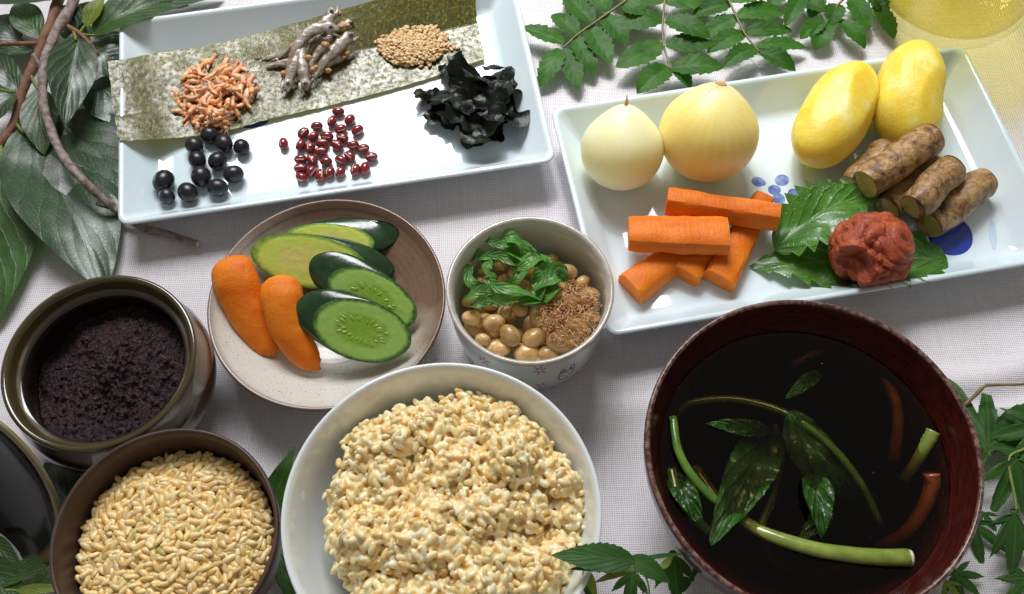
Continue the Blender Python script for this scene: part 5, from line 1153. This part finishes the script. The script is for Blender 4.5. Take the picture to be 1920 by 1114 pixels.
M_raw = ricemat('raw_brown_rice', (0.70, 0.43, 0.13), (0.86, 0.61, 0.26), (0.90, 0.74, 0.44), 0.30, 0.4)
M_rawg = ricemat('unripe_rice', (0.42, 0.38, 0.10), (0.52, 0.46, 0.14), (0.6, 0.52, 0.2), 0.35, 0.3)
gv, gf = grainmesh(0.30, 0.135, 0.105); me_raw = newmesh('rice_grain', MB().add(gv, gf), M_raw); me_rawg = newmesh('green_rice_grain', MB().add(gv, gf), M_rawg)
RR = BR * 0.845
def raw_h(x, y):
    r = hypot(x, y) / RR; return 3.6 + 0.60 * (1 - r * r) + 0.10 * nz(x, y, 2, 0.8)
mb = MB(); v, f, uv = grid(48, 10, lambda u, v: BC + Vector((v * (RR + .1) * cos(2 * pi * u), v * (RR + .1) * sin(2 * pi * u), raw_h(v * RR * cos(2 * pi * u), v * RR * sin(2 * pi * u)) - 0.14))); mb.add(v, f)
spots = []
for lay in range(3):
    sp = 0.315
    for i in range(-16, 17):
        for j in range(-18, 19):
            x = (i + 0.5 * (j % 2)) * sp + U(-.11, .11) + lay * .1; y = j * sp * 0.87 + U(-.11, .11) + lay * .07
            if hypot(x, y) < RR: spots.append((x, y, lay))
top = [q for q in spots if q[2] == 2]; rng.shuffle(top); keep = set(id(q) for q in top[:300])
for q in spots:
    x, y, lay = q; c = BC + Vector((x, y, raw_h(x, y) + (-0.10, -0.02, 0.07)[lay] + U(-.03, .05))); az = U(0, 2 * pi); d = Vector((cos(az), sin(az), rng.gauss(0, .28))); quat = axis_rot(d, (U(-.6, .6), U(-.6, .6), 1)); k = U(0.88, 1.08)
    if id(q) in keep:
        gr = U(0, 1) < 0.05; o = inst('rice_grain', me_rawg if gr else me_raw, c, quat, k)
        if gr: tag(o, 'greenish unripe rice grain among the uncooked brown rice', 'rice grain', 'uncooked brown rice grains in the clay bowl')
        else: tag(o, 'tan uncooked brown rice grain in the clay bowl', 'rice grain', 'uncooked brown rice grains in the clay bowl')
    else: heap_add(mb, c, quat, gv, gf, k)
tag(obj('uncooked_rice', mb, M_raw), 'mass of uncooked brown rice filling the clay bowl', 'rice', kind='stuff')

M_ck = ricemat('cooked_brown_rice', (0.72, 0.46, 0.12), (0.83, 0.60, 0.26), (0.88, 0.70, 0.40), 0.28, 0.4, 0.0)
M_ckw = ricemat('cooked_pale_rice', (0.72, 0.46, 0.13), (0.85, 0.65, 0.32), (0.91, 0.80, 0.56), 0.28, 0.4, 0.0)
ck = thing('cooked_rice', WC + Vector((0, 0, 1.0)), 'fluffy mound of steamed brown rice in the white bowl', 'rice')
def mound_r(a): return 5.0 + 0.35 * cos(a) + 0.35 * nz(cos(a) * 1.6, sin(a) * 1.6, 4.4) + 0.22 * nz(cos(a) * 5, sin(a) * 5, 1.4)
LUMPS = [((i + .5 * (j % 2)) * 1.75 + U(-.6, .6), j * 1.55 + U(-.6, .6), U(0.85, 1.5), U(-0.75, 0.45)) for i in range(-4, 5) for j in range(-4, 5)]
def ck_h(x, y):
    r = hypot(x, y) / mound_r(atan2(y, x)); edge = max(0.0, 1 - r ** 4)
    b = -9.0
    for (lx, ly, lr, lh) in LUMPS:
        d2 = ((x - lx) ** 2 + (y - ly) ** 2) / (lr * lr)
        if d2 < 1.5: b = max(b, lh + 0.80 * lr * (1 - d2))
    b = max(b, -0.8)
    return 3.55 + 1.35 * (edge ** 0.7) + b * (0.55 + 0.45 * edge) + 0.12 * nz(x, y, 1.1, 1.7)
cv, cf = grainmesh(0.275, 0.145, 0.13, 10, 8); me_ck = [newmesh('rice_grain', MB().add(cv, cf), m_) for m_ in (M_ck, M_ckw)]
mb = MB(); v = [WC + Vector((0, 0, ck_h(0, 0) - 0.06))]; f = []; NSG, NRG = 96, 26      # closed core under the grains
for j in range(1, NRG + 1):
    for i in range(NSG):
        a = 2 * pi * i / NSG; r = mound_r(a) * 0.98 * j / NRG; x, y = r * cos(a), r * sin(a); v.append(WC + Vector((x, y, ck_h(x, y) - 0.13)))
v.append(WC + Vector((0, 0, 2.6)))
for i in range(NSG):
    k = (i + 1) % NSG; f.append((0, 1 + i, 1 + k)); b = 1 + (NRG - 1) * NSG; f.append((len(v) - 1, b + k, b + i))
    for j in range(NRG - 1): a = 1 + j * NSG; f.append((a + i, a + NSG + i, a + NSG + k, a + k))
mb.add(v, f)
spots = []
for lay in range(3):
    sp = 0.292
    for i in range(-20, 21):
        for j in range(-23, 24):
            x = (i + 0.5 * (j % 2)) * sp + U(-.24, .24) + lay * .13; y = j * sp * 0.87 + U(-.24, .24) + lay * .09
            if hypot(x, y) < mound_r(atan2(y, x)): spots.append((x, y, lay))
top = [q for q in spots if q[2] == 2 and q[1] > -3.2]; rng.shuffle(top); keep = set(id(q) for q in top[:300])
for q in spots:
    x, y, lay = q; e = 0.12; h = ck_h(x, y); gx, gy = (ck_h(x + e, y) - h) / e, (ck_h(x, y + e) - h) / e; n_ = Vector((-gx, -gy, 1)).normalized()
    c = WC + Vector((x, y, h)) + n_ * ((-0.12, 0.0, 0.13)[lay] + U(-.05, .09)); d = Vector((U(-1, 1), U(-1, 1), U(-1, 1))); d = d - n_ * d.dot(n_) * U(0.0, 1.0)
    quat = axis_rot(d, n_ + Vector((U(-.5, .5), U(-.5, .5), 0))); k = U(0.70, 1.12); wsel = 1 if nz(x, y, 6, 0.7) + U(-.35, .35) > -0.05 else 0
    if id(q) in keep: inst('rice_grain', me_ck[wsel], c, quat, k, ck)
    else: mb.add([c + (quat @ a) * k for a in cv], cf)
M_ckp = ricemat('sticky_cooked_rice', (0.76, 0.50, 0.16), (0.89, 0.71, 0.40), (0.94, 0.86, 0.66), 0.26, 0.7)
for nd in M_ckp.node_tree.nodes:
    if nd.type == 'BSDF_PRINCIPLED': nd.inputs['Subsurface Scale'].default_value = 0.28 * S
pk = tag(obj('packed_rice', mb, M_ckp, ck), kind='stuff')
rm = pk.modifiers.new('stick_together', 'REMESH'); rm.mode = 'VOXEL'; rm.voxel_size = 0.036 * S; rm.use_smooth_shade = True
sm_ = pk.modifiers.new('soften', 'SMOOTH'); sm_.factor = 0.5; sm_.iterations = 3

# ------------------------------------------------------------------ greens in the soup
M_gst = simple('green_stem', (0.05, 0.14, 0.012), (0.12, 0.24, 0.03), 1.2, 0.22, 0.2, 6, 0.03, coat=0.5, st=(1, 1, 1))
M_yst = simple('pale_stem', (0.16, 0.24, 0.03), (0.34, 0.40, 0.09), 1.0, 0.22, 0.2, 6, 0.03, coat=0.5)
M_rst = simple('reddish_stem', (0.22, 0.04, 0.012), (0.34, 0.10, 0.02), 1.0, 0.25, coat=0.4)
M_glf = leafmat('boiled_leaf', (0.014, 0.07, 0.004), (0.035, 0.13, 0.010), (0.13, 0.26, 0.05), 4, 0.28, 1.0, slope=2.0, vw=0.07, coat=0.15, vmix=0.4, fine=0.3)
def sstem(parent, pts, r0, r1, mat, nm='stem'):
    q = cr(pts, 30); ps = [P(*a) for a in q]; k = len(ps)
    v, f, uv = tube(ps, [lerp(r0, r1, i / (k - 1))  for i in range(k)], 12, flat=0.8, bump=0.07, seed=r0 * 9); return obj(nm, MB().add(v, f, uv), mat, parent)
def sleaf(parent, b, t_, hw, **k):
    s = pxs((b[0] + t_[0]) / 2, (b[1] + t_[1]) / 2, b[2]); v, f, uv = leaf(P(*b), P(*t_), hw * s, 'shiso', nu=44, nv=14, rip=0.30, serr=13, samp=0.07, **k); return obj('leaf_blade', MB().add(v, f, uv), M_glf, parent)
def green(label, loc): return thing('boiled_green', P(*loc), label, 'greens', 'boiled greens in the soup')
g = green('boiled green with a long arching stem and a broad leaf in the soup', (1520, 800, 3.6))
sstem(g, [(1258, 790, 3.3), (1290, 760, 3.5), (1370, 752, 3.65), (1450, 768, 3.85), (1512, 800, 4.08), (1570, 850, 4.1), (1620, 920, 3.9), (1650, 990, 3.5)], 0.20, 0.15, M_gst)
sleaf(g, (1476, 772, 4.25), (1660, 960, 3.0), 50, arch=0.40, fold_=-0.35, sway=0.55)
g = green('boiled leaf lying slanted in the soup with its tip out of the broth', (1350, 1000, 3.9)); sleaf(g, (1450, 800, 3.3), (1332, 1024, 4.45), 47, arch=0.20, fold_=0.22)
sstem(g, [(1450, 800, 3.3), (1462, 860, 3.3), (1448, 930, 3.5), (1424, 990, 3.8)], 0.14, 0.18, M_gst)
sstem(g, [(1262, 782, 4.32), (1272, 845, 4.42), (1302, 898, 4.38), (1346, 942, 4.15), (1380, 960, 3.8)], 0.16, 0.21, M_gst)
g = green('thick pale cut stem floating across the front of the soup', (1600, 1040, 4.0)); sstem(g, [(1300, 880, 3.3), (1350, 945, 3.6), (1400, 982, 3.95), (1450, 1006, 4.25), (1530, 1030, 4.4), (1620, 1043, 4.4), (1704, 1046, 4.4)], 0.20, 0.35, M_yst)
a = P(1706, 1046, 4.45); b = P(1711, 1046, 4.45); obj('cut_end', MB().add(*tube([a, b], [0.32, 0.27], 12, flat=.8)), simple('stem_cut', (0.62, 0.66, 0.40), (0.7, 0.72, 0.5), 4, 0.3), g)
g = green('small crumpled boiled leaf standing out of the middle of the soup', (1530, 950, 4.1)); sleaf(g, (1520, 888, 3.9), (1540, 1012, 4.35), 34, arch=0.32, fold_=0.5); sleaf(g, (1556, 958, 3.9), (1496, 1014, 4.15), 20, arch=0.2)
g = green('small boiled leaf floating under the arching stem', (1370, 795, 4.0)); sleaf(g, (1440, 812, 3.75), (1322, 794, 4.38), 18, arch=0.12, fold_=0.2)
g = green('boiled leaf curled against the side of the lacquer bowl', (1285, 960, 4.0)); sleaf(g, (1258, 890, 3.9), (1318, 990, 4.3), 26, arch=0.25, fold_=0.4); sstem(g, [(1258, 880, 4.0), (1270, 925, 4.15), (1300, 970, 4.1), (1330, 1000, 3.8)], 0.2, 0.2, M_gst)
g = green('short yellow-green stem end poking out at the far side of the broth', (1735, 850, 4.0)); sstem(g, [(1690, 905, 3.2), (1716, 868, 3.8), (1738, 832, 4.4), (1750, 808, 4.65)], 0.22, 0.28, M_yst)
g = green('reddish-brown stem curving under the soup surface', (1740, 950, 3.5)); sstem(g, [(1640, 1032, 2.9), (1692, 1004, 3.4), (1728, 958, 3.75), (1746, 912, 4.0), (1746, 888, 4.25)], 0.26, 0.34, M_rst)
g = green('dim stem sunk deep at the back of the soup', (1660, 800, 2.5)); sstem(g, [(1480, 690, 3.2), (1560, 655, 3.5), (1640, 690, 3.6), (1680, 770, 3.6), (1672, 870, 3.2)], 0.2, 0.26, M_rst); sleaf(g, (1536, 700, 3.6), (1472, 748, 4.34), 15, arch=0.12)
g = green('faint reddish stem sunk at the bottom of the soup', (1480, 1050, 2.4)); sstem(g, [(1424, 1010, 3.0), (1450, 1060, 2.9), (1510, 1080, 2.7), (1600, 1062, 2.6)], 0.16, 0.2, M_rst)
sv, sf = sphere(10, 6); 
for px, py, r in ((1622, 662, 3.5), (1541, 682, 2.5), (1564, 672, 2), (1638, 886, 3), (1758, 838, 3), (1632, 1006, 2), (1450, 952, 2)):
    c = P(px, py, LV - 0.005); s = pxs(px, py, LV)
    o = obj('soup_bubble', MB().add([c + Vector((a.x * r * s, a.y * r * s, max(0.0, a.z) * r * s * .8)) for a in sv], sf), glassmat('bubble_film', (1, 1, 1), 1.3), smooth=True)
    tag(o, 'tiny bubble on the surface of the broth', 'bubble', 'bubbles on the broth')
